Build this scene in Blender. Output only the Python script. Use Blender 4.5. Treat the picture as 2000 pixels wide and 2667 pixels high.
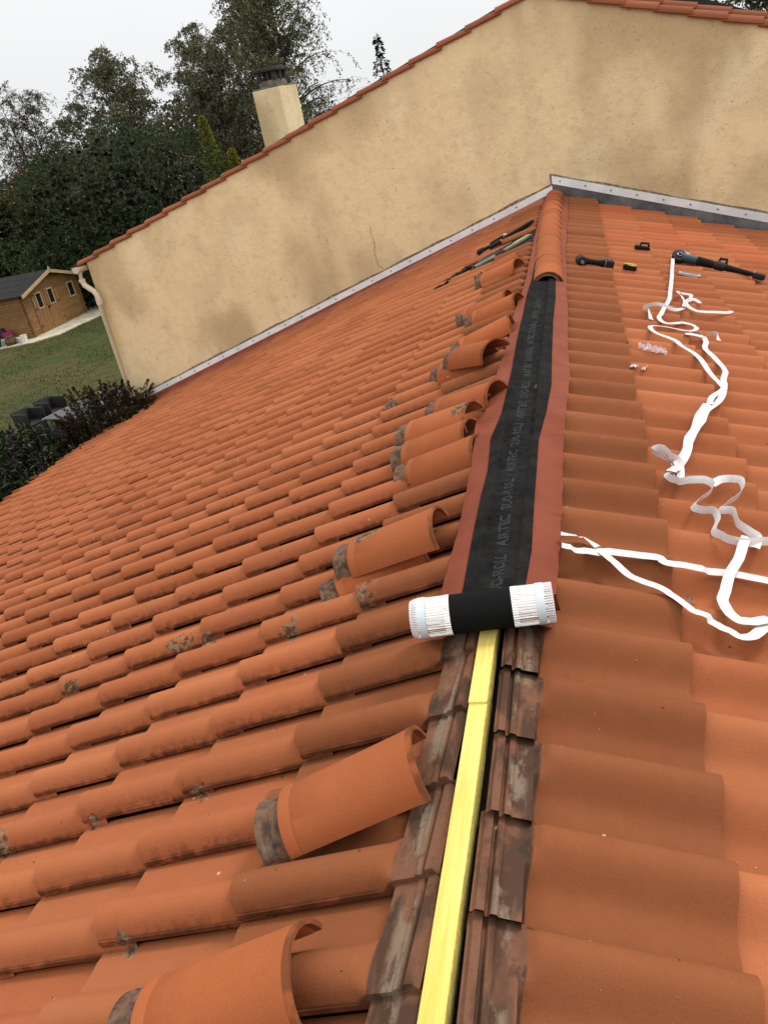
import bpy, bmesh, math, random
import numpy as np
from mathutils import Vector, Matrix

for o in list(bpy.data.objects):
    bpy.data.objects.remove(o)
scene = bpy.context.scene
COL = scene.collection
PI = math.pi

# ------------------------------------------------------------------ camera
CAM_R = np.array([[0.962313, 0.088777, 0.257045],
                  [0.191947, 0.447832, -0.873271],
                  [-0.192639, 0.8897, 0.413914]])
CAM_C = np.array([0.305254, 0.0, 1.198028])
CAM_F = 2215.65
cam_d = bpy.data.cameras.new("camera")
cam = bpy.data.objects.new("camera", cam_d)
COL.objects.link(cam)
M = Matrix([list(CAM_R[i]) + [CAM_C[i]] for i in range(3)] + [[0, 0, 0, 1]])
cam.matrix_world = M
cam_d.sensor_fit = 'VERTICAL'
cam_d.sensor_height = 24.0
cam_d.lens = CAM_F / 2667.0 * 24.0
cam_d.clip_start = 0.02
cam_d.clip_end = 600.0
scene.camera = cam

def pix(P):
    q = (np.atleast_2d(np.asarray(P, float)) - CAM_C) @ CAM_R
    w = np.where(-q[:, 2] > 1e-3, -q[:, 2], 1e-3)
    return np.c_[1000 + CAM_F * q[:, 0] / w, 1333.5 - CAM_F * q[:, 1] / w, -q[:, 2]]

# ------------------------------------------------------------------ light
SUN_EL, SUN_AZ = math.radians(54), math.radians(38)      # azimuth from +x towards +y
SKY_GAIN = 0.9
world = bpy.data.worlds.new("World")
scene.world = world
world.use_nodes = True
wn, wl = world.node_tree.nodes, world.node_tree.links
wn.clear()
w_out = wn.new('ShaderNodeOutputWorld')
w_bg = wn.new('ShaderNodeBackground')
w_bg.inputs['Strength'].default_value = 1.0 * SKY_GAIN
w_sky = wn.new('ShaderNodeTexSky')
w_sky.sky_type = 'NISHITA'
w_sky.sun_disc = False
w_sky.sun_elevation = SUN_EL
w_sky.sun_rotation = PI / 2 - SUN_AZ
w_geo = wn.new('ShaderNodeTexCoord')
w_sep = wn.new('ShaderNodeSeparateXYZ')
wl.new(w_geo.outputs['Generated'], w_sep.inputs[0])
w_map = wn.new('ShaderNodeMapRange')
w_map.inputs['From Min'].default_value = -0.05
w_map.inputs['From Max'].default_value = 1.0
w_map.inputs['To Min'].default_value = 0.0
w_map.inputs['To Max'].default_value = 1.0
wl.new(w_sep.outputs['Z'], w_map.inputs['Value'])
w_cl = wn.new('ShaderNodeMix'); w_cl.data_type = 'RGBA'     # overcast dome: dim horizon, bright zenith
w_cl.inputs[6].default_value = (0.94, 0.96, 0.98, 1)
w_cl.inputs[7].default_value = (1.90, 1.86, 1.80, 1)
wl.new(w_map.outputs[0], w_cl.inputs[0])
w_no = wn.new('ShaderNodeTexNoise')
w_no.inputs['Scale'].default_value = 1.6
w_no.inputs['Detail'].default_value = 4
wl.new(w_geo.outputs['Generated'], w_no.inputs['Vector'])
w_nm = wn.new('ShaderNodeMapRange')
w_nm.inputs['From Min'].default_value = 0.3; w_nm.inputs['From Max'].default_value = 0.7
w_nm.inputs['To Min'].default_value = 0.93; w_nm.inputs['To Max'].default_value = 1.10
wl.new(w_no.outputs['Fac'], w_nm.inputs['Value'])
w_mu = wn.new('ShaderNodeVectorMath'); w_mu.operation = 'SCALE'
wl.new(w_cl.outputs[2], w_mu.inputs[0]); wl.new(w_nm.outputs[0], w_mu.inputs['Scale'])
w_ns = wn.new('ShaderNodeVectorMath'); w_ns.operation = 'SCALE'
w_ns.inputs['Scale'].default_value = 0.05
wl.new(w_sky.outputs[0], w_ns.inputs[0])
w_mx = wn.new('ShaderNodeMix'); w_mx.data_type = 'RGBA'
w_mx.inputs[0].default_value = 0.90
wl.new(w_ns.outputs[0], w_mx.inputs[6]); wl.new(w_mu.outputs[0], w_mx.inputs[7])
wl.new(w_mx.outputs[2], w_bg.inputs['Color'])
wl.new(w_bg.outputs[0], w_out.inputs['Surface'])

sun_d = bpy.data.lights.new("sun", 'SUN')
sun_d.energy = 1.7
sun_d.angle = math.radians(16)
sun_d.color = (1.0, 0.95, 0.88)
sun = bpy.data.objects.new("sun", sun_d)
COL.objects.link(sun)
sdir = Vector((math.cos(SUN_EL) * math.cos(SUN_AZ), math.cos(SUN_EL) * math.sin(SUN_AZ), math.sin(SUN_EL)))
sun.rotation_euler = sdir.to_track_quat('Z', 'Y').to_euler()
sun.location = (30, 0, 40)

scene.view_settings.view_transform = 'Standard'
scene.view_settings.look = 'None'
scene.view_settings.exposure = 0.0
scene.view_settings.gamma = 1.0
scene.view_settings.use_curve_mapping = False
scene.render.engine = 'CYCLES'
scene.cycles.max_bounces = 6
scene.cycles.use_denoising = True

# ------------------------------------------------------------------ helpers
def sset(o, label=None, cat=None, group=None, kind=None):
    if label: o['label'] = label
    if cat: o['category'] = cat
    if group: o['group'] = group
    if kind: o['kind'] = kind
    return o

def empty(name, loc=(0, 0, 0), rot=None, label=None, cat=None, group=None, parent=None):
    o = bpy.data.objects.new(name, None)
    o.empty_display_size = 0.1
    COL.objects.link(o)
    if rot is not None: o.matrix_world = Matrix.Translation(loc) @ rot.to_4x4()
    else: o.location = loc
    if parent: o.parent = parent
    return sset(o, label, cat, group)

def mesh(name, V, F, smooth=False, uv=None, attr=None):
    me = bpy.data.meshes.new(name)
    V = np.asarray(V, dtype=np.float32)
    if isinstance(F, np.ndarray):
        n = F.shape[1]
        me.vertices.add(len(V)); me.vertices.foreach_set('co', V.ravel())
        me.loops.add(F.size); me.loops.foreach_set('vertex_index', F.ravel().astype(np.int32))
        me.polygons.add(len(F)); me.polygons.foreach_set('loop_start', np.arange(0, F.size, n, dtype=np.int32))
        me.polygons.foreach_set('loop_total', np.full(len(F), n, dtype=np.int32))
        me.update(calc_edges=True)
        idx = F.ravel()
    else:
        me.from_pydata([tuple(map(float, v)) for v in V], [], [tuple(map(int, f)) for f in F])
        me.update()
        idx = np.array([i for f in F for i in f], int)
    if smooth: me.polygons.foreach_set('use_smooth', np.ones(len(me.polygons), bool))
    if uv is not None:
        l = me.uv_layers.new(name='UVMap')
        l.data.foreach_set('uv', np.asarray(uv, np.float32)[idx].ravel())
    if attr is not None:
        for k, a in attr.items():
            at = me.attributes.new(k, 'FLOAT', 'POINT')
            at.data.foreach_set('value', np.asarray(a, np.float32))
    return me

def obj(name, me, mat=None, parent=None, loc=None, rot=None, sharp=None):
    o = bpy.data.objects.new(name, me)
    COL.objects.link(o)
    if mat is not None and len(me.materials) == 0: me.materials.append(mat)
    if parent is not None: o.parent = parent
    if loc is not None: o.location = loc
    if rot is not None: o.rotation_euler = rot
    return o

def autosmooth(me, deg=35):
    me.polygons.foreach_set('use_smooth', np.ones(len(me.polygons), bool))
    bm = bmesh.new(); bm.from_mesh(me)
    a = math.radians(deg)
    for e in bm.edges:
        if len(e.link_faces) == 2 and e.calc_face_angle(0) > a: e.smooth = False
    bm.to_mesh(me); bm.free()
    return me

class B:
    """collects boxes, tubes and lofts; out() makes ONE mesh object"""
    def __init__(s): s.bm = bmesh.new()
    def box(s, c, size, rot=None, bevel=0.0):
        g = bmesh.ops.create_cube(s.bm, size=1.0)
        vs = g['verts']
        m = Matrix.Diagonal((size[0], size[1], size[2], 1))
        if rot is not None: m = rot.to_4x4() @ m
        m = Matrix.Translation(c) @ m
        bmesh.ops.transform(s.bm, matrix=m, verts=vs)
        if bevel > 0:
            es = list({e for v in vs for e in v.link_edges})
            bmesh.ops.bevel(s.bm, geom=es, offset=bevel, segments=2, affect='EDGES', profile=0.6)
        return s
    def tube(s, pts, rad, n=10, cap=True, flat=1.0):
        pts = [Vector(p) for p in pts]
        rad = rad if hasattr(rad, '__len__') else [rad] * len(pts)
        rings = []
        for i, p in enumerate(pts):
            d = (pts[min(i + 1, len(pts) - 1)] - pts[max(i - 1, 0)])
            d = d.normalized() if d.length > 1e-9 else Vector((0, 0, 1))
            u = d.cross(Vector((0, 0, 1)))
            if u.length < 1e-3: u = d.cross(Vector((0, 1, 0)))
            u.normalize(); w = u.cross(d).normalized()
            rings.append([s.bm.verts.new(p + (u * math.cos(2 * PI * k / n) + w * math.sin(2 * PI * k / n) * flat) * rad[i]) for k in range(n)])
        for a, b in zip(rings, rings[1:]):
            for k in range(n): s.bm.faces.new((a[k], a[(k + 1) % n], b[(k + 1) % n], b[k]))
        if cap:
            s.bm.faces.new(rings[0][::-1]); s.bm.faces.new(rings[-1])
        return s
    def poly(s, pts, thick=None, nrm=None):
        vs = [s.bm.verts.new(p) for p in pts]
        f = s.bm.faces.new(vs)
        if thick:
            r = bmesh.ops.extrude_face_region(s.bm, geom=[f])
            nv = [g for g in r['geom'] if isinstance(g, bmesh.types.BMVert)]
            nn = Vector(nrm) if nrm is not None else f.normal
            bmesh.ops.translate(s.bm, vec=nn * thick, verts=nv)
        return s
    def out(s, name, mat, parent=None, smooth=True, deg=35):
        bmesh.ops.recalc_face_normals(s.bm, faces=s.bm.faces)
        me = bpy.data.meshes.new(name); s.bm.to_mesh(me); s.bm.free()
        if smooth: autosmooth(me, deg)
        return obj(name, me, mat, parent)

# ------------------------------------------------------------------ material helper
class MT:
    def __init__(s, name, rough=0.85, spec=0.3, metallic=0.0):
        s.m = bpy.data.materials.new(name); s.m.use_nodes = True
        s.t = s.m.node_tree; s.n = s.t.nodes; s.l = s.t.links
        s.b = s.n['Principled BSDF']
        s.b.inputs['Roughness'].default_value = rough
        s.b.inputs['Specular IOR Level'].default_value = spec
        s.b.inputs['Metallic'].default_value = metallic
        s.geo = None
    def pos(s):
        if s.geo is None: s.geo = s.n.new('ShaderNodeNewGeometry')
        return s.geo.outputs['Position']
    def objc(s): return s.n.new('ShaderNodeTexCoord').outputs['Object']
    def _in(s, sock, v):
        if v is None: return
        if isinstance(v, bpy.types.NodeSocket): s.l.new(v, sock)
        elif isinstance(v, (tuple, list)) and len(v) == 3 and sock.type == 'RGBA': sock.default_value = (*v, 1)
        else: sock.default_value = v
    def noise(s, scale, vec=None, detail=3, rough=0.55, dist=0.0, out='Fac'):
        n = s.n.new('ShaderNodeTexNoise')
        s._in(n.inputs['Vector'], vec if vec is not None else s.pos())
        n.inputs['Scale'].default_value = scale; n.inputs['Detail'].default_value = detail
        n.inputs['Roughness'].default_value = rough; n.inputs['Distortion'].default_value = dist
        return n.outputs[out]
    def voro(s, scale, vec=None, out='Distance', rnd=1.0):
        n = s.n.new('ShaderNodeTexVoronoi')
        s._in(n.inputs['Vector'], vec if vec is not None else s.pos())
        n.inputs['Scale'].default_value = scale; n.inputs['Randomness'].default_value = rnd
        return n.outputs[out]
    def math(s, op, a, b=None, c=None, clamp=False):
        n = s.n.new('ShaderNodeMath'); n.operation = op; n.use_clamp = clamp
        s._in(n.inputs[0], a)
        if b is not None: s._in(n.inputs[1], b)
        if c is not None: s._in(n.inputs[2], c)
        return n.outputs[0]
    def vmath(s, op, a, b=None, scale=None):
        n = s.n.new('ShaderNodeVectorMath'); n.operation = op
        s._in(n.inputs[0], a)
        if b is not None: s._in(n.inputs[1], b)
        if scale is not None: s._in(n.inputs['Scale'], scale)
        return n.outputs['Value'] if op in ('DISTANCE', 'LENGTH', 'DOT_PRODUCT') else n.outputs[0]
    def rng(s, v, a, b, c=0.0, d=1.0, smooth=True):
        n = s.n.new('ShaderNodeMapRange'); n.clamp = True
        if smooth: n.interpolation_type = 'SMOOTHSTEP'
        s._in(n.inputs['Value'], v)
        for k, x in (('From Min', a), ('From Max', b), ('To Min', c), ('To Max', d)): s._in(n.inputs[k], x)
        return n.outputs[0]
    def mix(s, f, a, b, mode='MIX'):
        n = s.n.new('ShaderNodeMix'); n.data_type = 'RGBA'; n.blend_type = mode
        s._in(n.inputs[0], f); s._in(n.inputs[6], a); s._in(n.inputs[7], b)
        return n.outputs[2]
    def sep(s, v):
        n = s.n.new('ShaderNodeSeparateXYZ'); s._in(n.inputs[0], v); return n.outputs
    def attr(s, name, out='Fac'):
        n = s.n.new('ShaderNodeAttribute'); n.attribute_name = name; return n.outputs[out]
    def rand(s): return s.n.new('ShaderNodeObjectInfo').outputs['Random']
    def uv(s): return s.n.new('ShaderNodeUVMap').outputs[0]
    def scale3(s, v, k):
        return s.vmath('MULTIPLY', v, k)
    def color(s, c): s._in(s.b.inputs['Base Color'], c); return s
    def rough(s, c): s._in(s.b.inputs['Roughness'], c); return s
    def bump(s, h, strength=0.3, dist=0.002):
        n = s.n.new('ShaderNodeBump'); n.inputs['Strength'].default_value = strength
        n.inputs['Distance'].default_value = dist
        s._in(n.inputs['Height'], h); s.l.new(n.outputs[0], s.b.inputs['Normal']); return s

def simple(name, col, rough=0.7, metallic=0.0, spec=0.3, var=0.15, scale=8.0, bump=0.0, bscale=60.0):
    m = MT(name, rough, spec, metallic)
    n = m.noise(scale, detail=4)
    a = tuple(c * (1 - var) for c in col); b = tuple(min(1, c * (1 + var)) for c in col)
    m.color(m.mix(m.rng(n, .3, .7), a, b))
    if bump: m.bump(m.noise(bscale, detail=3), bump)
    return m.m

# --- terracotta roof tiles
AR_, AL_ = 0.3242, 0.3167           # pitch of the right and left slope
SAd = {1: math.sin(AR_), -1: math.sin(AL_)}; CAd = {1: math.cos(AR_), -1: math.cos(AL_)}; TAd = {1: math.tan(AR_), -1: math.tan(AL_)}
SA, CA, TA = SAd[1], CAd[1], TAd[1]
LICHEN = [(-1.12, 2.26, -.31, .050), (-1.24, 2.30, -.35, .035), (-1.19, 2.28, -.33, .03), (-.93, 2.27, -.25, .022), (-.69, 2.08, -.17, .040), (-1.73, 2.30, -.51, .035),
          (-1.06, 1.85, -.29, .020), (-.73, 1.44, -.19, .024), (-1.07, 1.44, -.30, .018), (-1.19, 1.43, -.34, .014),
          (-1.40, 1.45, -.41, .035), (-.41, 2.13, -.08, .045), (-.79, 4.24, -.21, .060), (-.71, 4.33, -.18, .045), (-.72, 1.01, -.18, .022), (-.46, 2.31, .023, .040), (-.43, 2.33, .03, .03), (-.241, 3.22, .094, .04), (-.18, 3.21, .11, .03),
          (-.95, 4.15, -.27, .050), (-.93, 1.60, -.25, .010), (.76, 2.88, -.20, .022), (.50, 2.07, -.12, .030), (.56, 2.03, -.13, .03), (.13, .97, .01, .010), (.45, 4.53, -.10, .028), (.59, 5.01, -.15, .035)]

def tile_material(name, a, b, head=(0.22, 0.12, 0.075), lichen=True):
    m = MT(name, 0.88, 0.10)
    P = m.pos()
    r = m.math('FRACT', m.math('ADD', m.rand(), m.attr('rnd')))
    r2 = m.math('FRACT', m.math('MULTIPLY', r, 7.31))
    c = m.mix(r, a, b)
    c = m.mix(m.rng(m.noise(1.7, P, 2), .40, .68, 0, .20), c, tuple(x * .74 for x in a))
    c = m.mix(m.rng(m.noise(24, P, 3, .5), .35, .75, 0, .10), c, tuple(min(1, x * 1.28) for x in b))
    c = m.mix(m.rng(m.noise(150, P, 3, .7), .48, .75, 0, .12), c, tuple(x * .6 for x in a))
    c = m.mix(m.rng(m.noise(6, P, 5, .7), .70, .90, 0, .12), c, tuple(x * .55 for x in a))
    c = m.mix(m.rng(m.noise(420, P, 2, .6), .52, .72, 0, .30), c, tuple(x * .55 for x in a))
    c = m.mix(m.rng(m.noise(360, m.vmath('ADD', P, (3, 1, 2)), 2, .6), .58, .74, 0, .22), c, tuple(min(1, x * 1.5) for x in b))
    c = m.vmath('SCALE', c, scale=m.rng(r2, 0, 1, .88, 1.08, False))
    uv = m.sep(m.uv())
    # dirt crust along the overlapping edge and a darker tone at the lower end
    d_edge = m.rng(uv[0], .022, 0.0)
    d_end = 0.0
    dn = m.rng(m.noise(38, P, 5, .7), .40, .62)
    dm = m.rng(m.noise(2.1, P, 2), .38, .62, .25, 1)
    dirt = m.math('MULTIPLY', m.math('MULTIPLY', m.math('MAXIMUM', d_edge, d_end), dn), dm)
    c = m.mix(m.math('MULTIPLY', dirt, .55), c, (.040, .024, .015))
    edge_shade_grime = m.math('MULTIPLY', m.rng(uv[0], .0065, .0025), m.rng(m.noise(19, P, 3), .30, .55, .25, .7))  # shade of the gap under the free edge painted in, together with joint dirt
    c = m.mix(edge_shade_grime, c, (.050, .022, .012))
    endg = m.math('MULTIPLY', m.rng(m.math('FRACT', m.math('MULTIPLY', uv[1], .1)), .04365, .0437), m.rng(m.noise(23, P, 3), .35, .6, .15, .6))  # darkens end faces and ridge tile rims in noisy patches
    c = m.mix(endg, c, (.060, .028, .016))
    # grey, wet looking heads of the top course
    hd = m.rng(uv[1], .098, .092)
    hd = m.math('MULTIPLY', hd, m.rng(uv[1], -1, -.5))
    hn = m.noise(11, m.vmath('MULTIPLY', P, (1.5, .55, 1)), 4, .55, .5)
    hc = m.mix(m.rng(hn, .40, .58), (.062, .036, .025), (.165, .078, .047))
    gy = m.math('MULTIPLY', m.rng(uv[1], .030, .042), m.rng(uv[1], .078, .060))
    hc = m.mix(m.math('MULTIPLY', gy, m.rng(m.noise(9, m.vmath('MULTIPLY', P, (2.2, .8, 1)), 5, .65), .46, .56, 0, .85)), hc, (.215, .165, .118))
    by = m.rng(uv[1], .060, .080)
    hc = m.mix(m.math('MULTIPLY', by, m.rng(m.noise(13, m.vmath('MULTIPLY', P, (1.4, .8, 1)), 5, .7), .50, .62, 0, .85)), hc, (.030, .025, .022))
    hc = m.mix(m.rng(m.noise(75, P, 4, .7), .52, .72, 0, .5), hc, (.045, .032, .025))
    c = m.mix(m.math('MULTIPLY', hd, .93), c, hc)
    if lichen:
        best = None
        Pd = m.vmath('ADD', P, m.vmath('SCALE', m.vmath('SUBTRACT', m.noise(16, P, 3, out='Color'), (.5, .5, .5)), scale=.11))
        for (x, y, z, rad) in LICHEN:
            dd = m.vmath('DISTANCE', Pd, (x, y, z))
            v = m.math('SUBTRACT', 1.0, m.math('DIVIDE', dd, rad * 1.55))
            best = v if best is None else m.math('MAXIMUM', best, v)
        ln = m.noise(70, P, 4, .7)
        f = m.math('ADD', m.math('MULTIPLY', best, .50), m.math('SUBTRACT', ln, .62))
        f = m.math('MULTIPLY', m.rng(f, 0, .12), m.rng(best, 0, .3))
        lc = m.mix(m.rng(m.noise(50, P, 4, .7), .42, .60), (.050, .038, .024), (.25, .20, .13))
        c = m.mix(m.math('MULTIPLY', f, .85), c, lc)
    # rare small specks everywhere
    v = m.voro(16, P); vc = m.sep(m.voro(16, P, 'Color'))
    sp = m.math('MULTIPLY', m.rng(v, .075, .05), m.math('GREATER_THAN', vc[0], .80))
    c = m.mix(m.math('MULTIPLY', sp, .8), c, m.mix(m.math('GREATER_THAN', vc[1], .45), (.05, .03, .02), (.62, .5, .33)))
    m.color(c)
    m.rough(m.rng(m.noise(8, P), .3, .7, .78, .95))
    h = m.math('ADD', m.noise(220, P, 3), m.math('MULTIPLY', m.noise(40, P, 3), .8))
    m.bump(h, .38, .002)
    return m.m

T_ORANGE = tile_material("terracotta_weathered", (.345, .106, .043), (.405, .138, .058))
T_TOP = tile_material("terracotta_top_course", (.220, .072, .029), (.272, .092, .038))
T_RIDGE = tile_material("terracotta_ridge", (.330, .093, .033), (.380, .118, .044))
T_DUST = tile_material("terracotta_cut_dust", (.44, .13, .055), (.40, .11, .045))

# collar of the loose ridge tiles
m = MT("stained_collar", .8)
c = m.mix(m.rng(m.noise(40, detail=5), .32, .62), (.050, .030, .020), (.165, .088, .054))
c = m.mix(m.rng(m.noise(16, detail=4), .54, .70, 0, .6), c, (.23, .175, .125))
c = m.mix(m.rng(m.noise(28, detail=5, rough=.7), .60, .70, 0, .7), c, (.022, .018, .015))
m.color(c); m.bump(m.noise(80), .4, .003)
M_COLLAR = m.m
# plaster
m = MT("beige_render", .93, .15)
P = m.pos()
Ps = m.vmath('MULTIPLY', P, (1.0, 1.0, .62))
n1 = m.noise(.85, Ps, 2, .45, .2); n2 = m.noise(2.0, Ps, 3, .5, .2)
c = m.mix(m.rng(n1, .42, .60), (.90, .715, .42), (.59, .445, .25))
c = m.mix(m.rng(n2, .46, .72, 0, .40), c, (.62, .47, .27))
c = m.mix(m.rng(m.noise(1.3, m.vmath('ADD', Ps, (5, 5, 5)), 3), .55, .75, 0, .75), c, (.94, .80, .54))
c = m.mix(m.rng(m.noise(9, P, 4), .45, .75, 0, .22), c, (.40, .27, .13))
c = m.mix(m.rng(m.noise(75, P, 4, .75), .48, .78, 0, .26), c, (.42, .29, .14))
c = m.mix(m.rng(m.noise(60, m.vmath('ADD', P, (7, 3, 1)), 4, .75), .52, .78, 0, .25), c, (.98, .88, .66))
pit = m.noise(34, m.vmath('MULTIPLY', P, (1, 1, 1.9)), 4, .6, 1.2)
pm = m.rng(pit, .365, .31)
pmask = m.rng(m.noise(2.6, P, 2), .42, .60, .15, 1)
pf = m.math('MULTIPLY', pm, pmask)
c = m.mix(m.math('MULTIPLY', pf, .8), c, (.17, .10, .045))
m.color(c)
hh = m.math('SUBTRACT', m.math('ADD', m.math('MULTIPLY', m.noise(55, P, 5, .7), .6), m.noise(14, P, 3)), m.math('MULTIPLY', pf, 1.2))
m.bump(hh, .55, .012)
M_PLASTER = m.m
m = MT("grey_mortar_line", .95)
m.color(m.mix(m.rng(m.noise(25, detail=4), .4, .6), (.16, .13, .09), (.30, .26, .19))); m.bump(m.noise(60), .6, .006)
M_MORTAR = m.m
# metals
m = MT("white_lacquered_strip", .35, .5)
m.color(m.mix(m.rng(m.noise(5, detail=4), .35, .7), (.90, .90, .90), (.74, .75, .76))); M_STRIP = m.m
m = MT("weathered_zinc", .45, .5, .55)
P = m.pos()
zc = m.mix(m.rng(m.noise(3.0, P, 5, .6), .35, .65), (.12, .125, .13), (.24, .245, .25))
zc = m.mix(m.rng(m.noise(1.2, m.vmath('MULTIPLY', P, (1, 1, .2)), 3), .58, .72, 0, .5), zc, (.45, .46, .47))
m.color(zc); m.rough(m.rng(m.noise(6, P), .3, .7, .35, .6)); M_ZINC = m.m
M_APRON = simple("brick_red_painted_zinc", (.30, .085, .045), .55, var=.2, scale=4)
M_SCREW = simple("screw_steel", (.25, .25, .25), .35, .8)
M_CREAM = simple("cream_pvc", (.66, .58, .43), .4, spec=.4, var=.08, scale=3)
# membrane
m = MT("black_fleece", .92, .08)
P = m.pos()
m.color(m.mix(m.rng(m.noise(12, P, 5, .65), .35, .7), (.008, .008, .008), (.019, .018, .017)))
m.bump(m.math('ADD', m.noise(400, P, 2), m.math('MULTIPLY', m.noise(22, P, 4, .6, 1.0), 4)), .5, .003)
M_FLEECE = m.m
m = MT("black_fleece_roll", .92, .08)
m.color((.008, .008, .008)); m.bump(m.noise(500, detail=2), .5, .001); M_FLEECE2 = m.m
M_PRINT = simple("blue_grey_print", (.0135, .015, .0185), .75, var=.25, scale=30)
m = MT("red_pleated_aluminium", .72, .15)
P = m.pos()
m.color(m.mix(m.rng(m.noise(6, P, 3), .3, .7), (.185, .045, .022), (.225, .058, .030))); m.bump(m.noise(60, P, 3), .15, .002)
M_RED = m.m
m = MT("white_release_paper", .55, .4)
m.color(m.mix(m.rng(m.noise(7, detail=3), .3, .7), (.68, .66, .66), (.58, .55, .56)))
m.b.inputs['Subsurface Weight'].default_value = 0.0
M_PAPER = m.m
m = MT("silver_release_foil", .24, .5, .80)
m.color((.88, .86, .85)); M_LINER = m.m
m = MT("bright_foil", .28, .5, .75)
m.color((.92, .90, .87)); M_FOIL = m.m
M_FOILBAND = simple("pale_blue_band", (.60, .68, .74), .4, var=.05)
# wood
m = MT("treated_yellow_wood", .65, .3)
P = m.pos()
g = m.noise(5, m.vmath('MULTIPLY', P, (10, .45, 4)), 3, .5, 1.2)
c = m.mix(m.rng(g, .30, .75), (.80, .68, .20), (.66, .50, .10))
c = m.mix(m.rng(m.noise(60, m.vmath('MULTIPLY', P, (9, .5, 3)), 3, .6), .50, .70, 0, .35), c, (.50, .36, .07))
c = m.mix(m.rng(m.noise(18, P, 5, .7), .60, .78, 0, .35), c, (.38, .28, .09))
k = m.voro(2.3, m.vmath('MULTIPLY', P, (4, .8, 1)))
c = m.mix(m.rng(k, .06, .02, 0, .5), c, (.32, .22, .06))
sx = m.sep(P)[0]
c = m.mix(m.math('MULTIPLY', m.rng(m.noise(70, P, 4, .7), .42, .55), m.rng(sx, .012, .0175)), c, (.10, .085, .02))
m.color(c); m.bump(g, .15, .001)
M_BATTEN = m.m
m = MT("old_dark_wood", .9); m.color(m.mix(m.noise(12, detail=4), (.03, .02, .012), (.09, .06, .04))); M_DECK = m.m
M_BLACK = simple("black_rubber", (.009, .009, .010), .75, spec=.15, var=.3)
M_BLACK2 = simple("black_plastic", (.012, .012, .013), .6, spec=.25, var=.2)
M_TEAL = simple("teal_plastic", (.008, .045, .058), .4, spec=.5, var=.1)
M_YELLOW = simple("yellow_plastic", (.62, .55, .05), .45, spec=.4, var=.05)
M_GREYMET = simple("grey_metal", (.35, .35, .36), .3, .8)
m = MT("clear_plastic", .15, .5)
m.b.inputs['Transmission Weight'].default_value = .75
m.color((.80, .84, .88)); M_CLEAR = m.m
M_BOARD = simple("pale_grey_board", (.24, .25, .17), .8, var=.25, scale=14)

# ================================================================== THE ROOF WE STAND ON
PITCH_L, TW = 0.3513, 0.215
S0 = {1: 0.4573, -1: 0.4584}
Y0 = {1: 0.9396, -1: 2.0836}
KW, DW = 0.18505, 10.2388            # big wall: y = DW - KW*x
def wall_y(x, off=0.0): return DW - KW * x - off
def rp(side, s, y, h):              # point on a roof slope: s down from the ridge, h above the slope
    c_, s_ = CAd[side], SAd[side]
    return np.array([side * (s * c_ + h * s_), y, -s * s_ + h * c_])
def rpv(side, s, y, h): return Vector(rp(side, s, y, h))

PROF = [(.020, .0095), (.002, .0095), (0, .0105), (0, .0215), (.0025, .0232), (.0040, .0212), (.008, .0315), (.014, .0420), (.023, .0525), (.035, .0595), (.048, .0622), (.062, .0608),
        (.076, .0540), (.089, .0432), (.101, .0308), (.112, .0198), (.122, .0110), (.132, .0052), (.145, .0022), (.162, .0012), (.180, .0008),
        (.195, .0010), (.206, -.0015), (.230, -.0030)]
PROF_FAR = [(.022, .0150), (0, .0155), (0, .0250), (.010, .0380), (.030, .0570), (.052, .0622), (.076, .0540), (.098, .0340), (.120, .0125), (.150, .0018), (.195, -.0010), (.226, -.0060)]
TLEN, TTILT = 0.437, 0.030

def tile_arrays(prof, ys, head=0, seed=0, side=-1):
    rg = random.Random(seed)
    pr = np.array(prof); n = len(pr)
    warp = rg.uniform(-.0015, .0015); tw = rg.uniform(-.0012, .0012); ends = [rg.uniform(-.0015, .0015) for _ in range(3)]
    V, UV = [], []
    H0 = .090 if side < 0 else .083
    for y in ys:
        for (v, h) in prof:
            z = h
            if head and y < .125:
                plateau = .031 + (.017 * (v / TW) if side > 0 else .012 * (1 - v / TW))
                rib = 0
                if .0065 < y < .0225: rib = .0085
                elif .0235 < y < .0300: rib = -.004
                elif .0300 < y < .0450: rib = .0045
                if side < 0 and .0065 < y < .0225: rib += .004 * (1 - v / TW)
                if h < .017 and v < .023: base = .016
                else: base = plateau + rib
                if y <= H0 + 1e-6: z = base
                else:
                    t = min(1, (y - H0) / .030)
                    hump = max(0, min(1, h / .06))
                    tt = math.sin(t * PI / 2)
                    if h < .017 and v < .023: z = h
                    elif v < .112: z = max(h * tt, base * (1 - t) + h * t)
                    else:
                        t2 = min(1, (y - H0) / .009)
                        z = base * (1 - t2) + h * t2
            z += TTILT * y / TLEN + warp * math.sin(y / TLEN * PI) + tw * (v / TW) * (y / TLEN)
            yy = y
            if y > TLEN - .012:   # lower end: corners slightly rounded and uneven
                yy = y + ends[0] * math.sin(v * 30) - (.005 if v < .012 else 0)
            V.append((v, yy, z)); UV.append((v, y if head else y + 10))
    m_ = len(ys)
    F = []
    for j in range(m_ - 1):
        for i in range(n - 1):
            a = j * n + i
            F.append((a, a + 1, a + n + 1, a + n))
    # lower end face and a strip of the underside
    b0 = (m_ - 1) * n
    o1 = len(V)
    for i in range(n):
        x, y, z = V[b0 + i]; V.append((x, y - .0015, z - (.0155 if i > 2 else .002))); UV.append((.1, 5))
    o2 = len(V)
    for i in range(n):
        x, y, z = V[b0 + i]; V.append((x, y - .06, z - (.0185 if i > 2 else .004))); UV.append((.1, 5))
    for i in range(n - 1):
        F.append((b0 + i, b0 + i + 1, o1 + i + 1, o1 + i))
        F.append((o1 + i, o1 + i + 1, o2 + i + 1, o2 + i))
    return np.array(V), F, np.array(UV)

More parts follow.
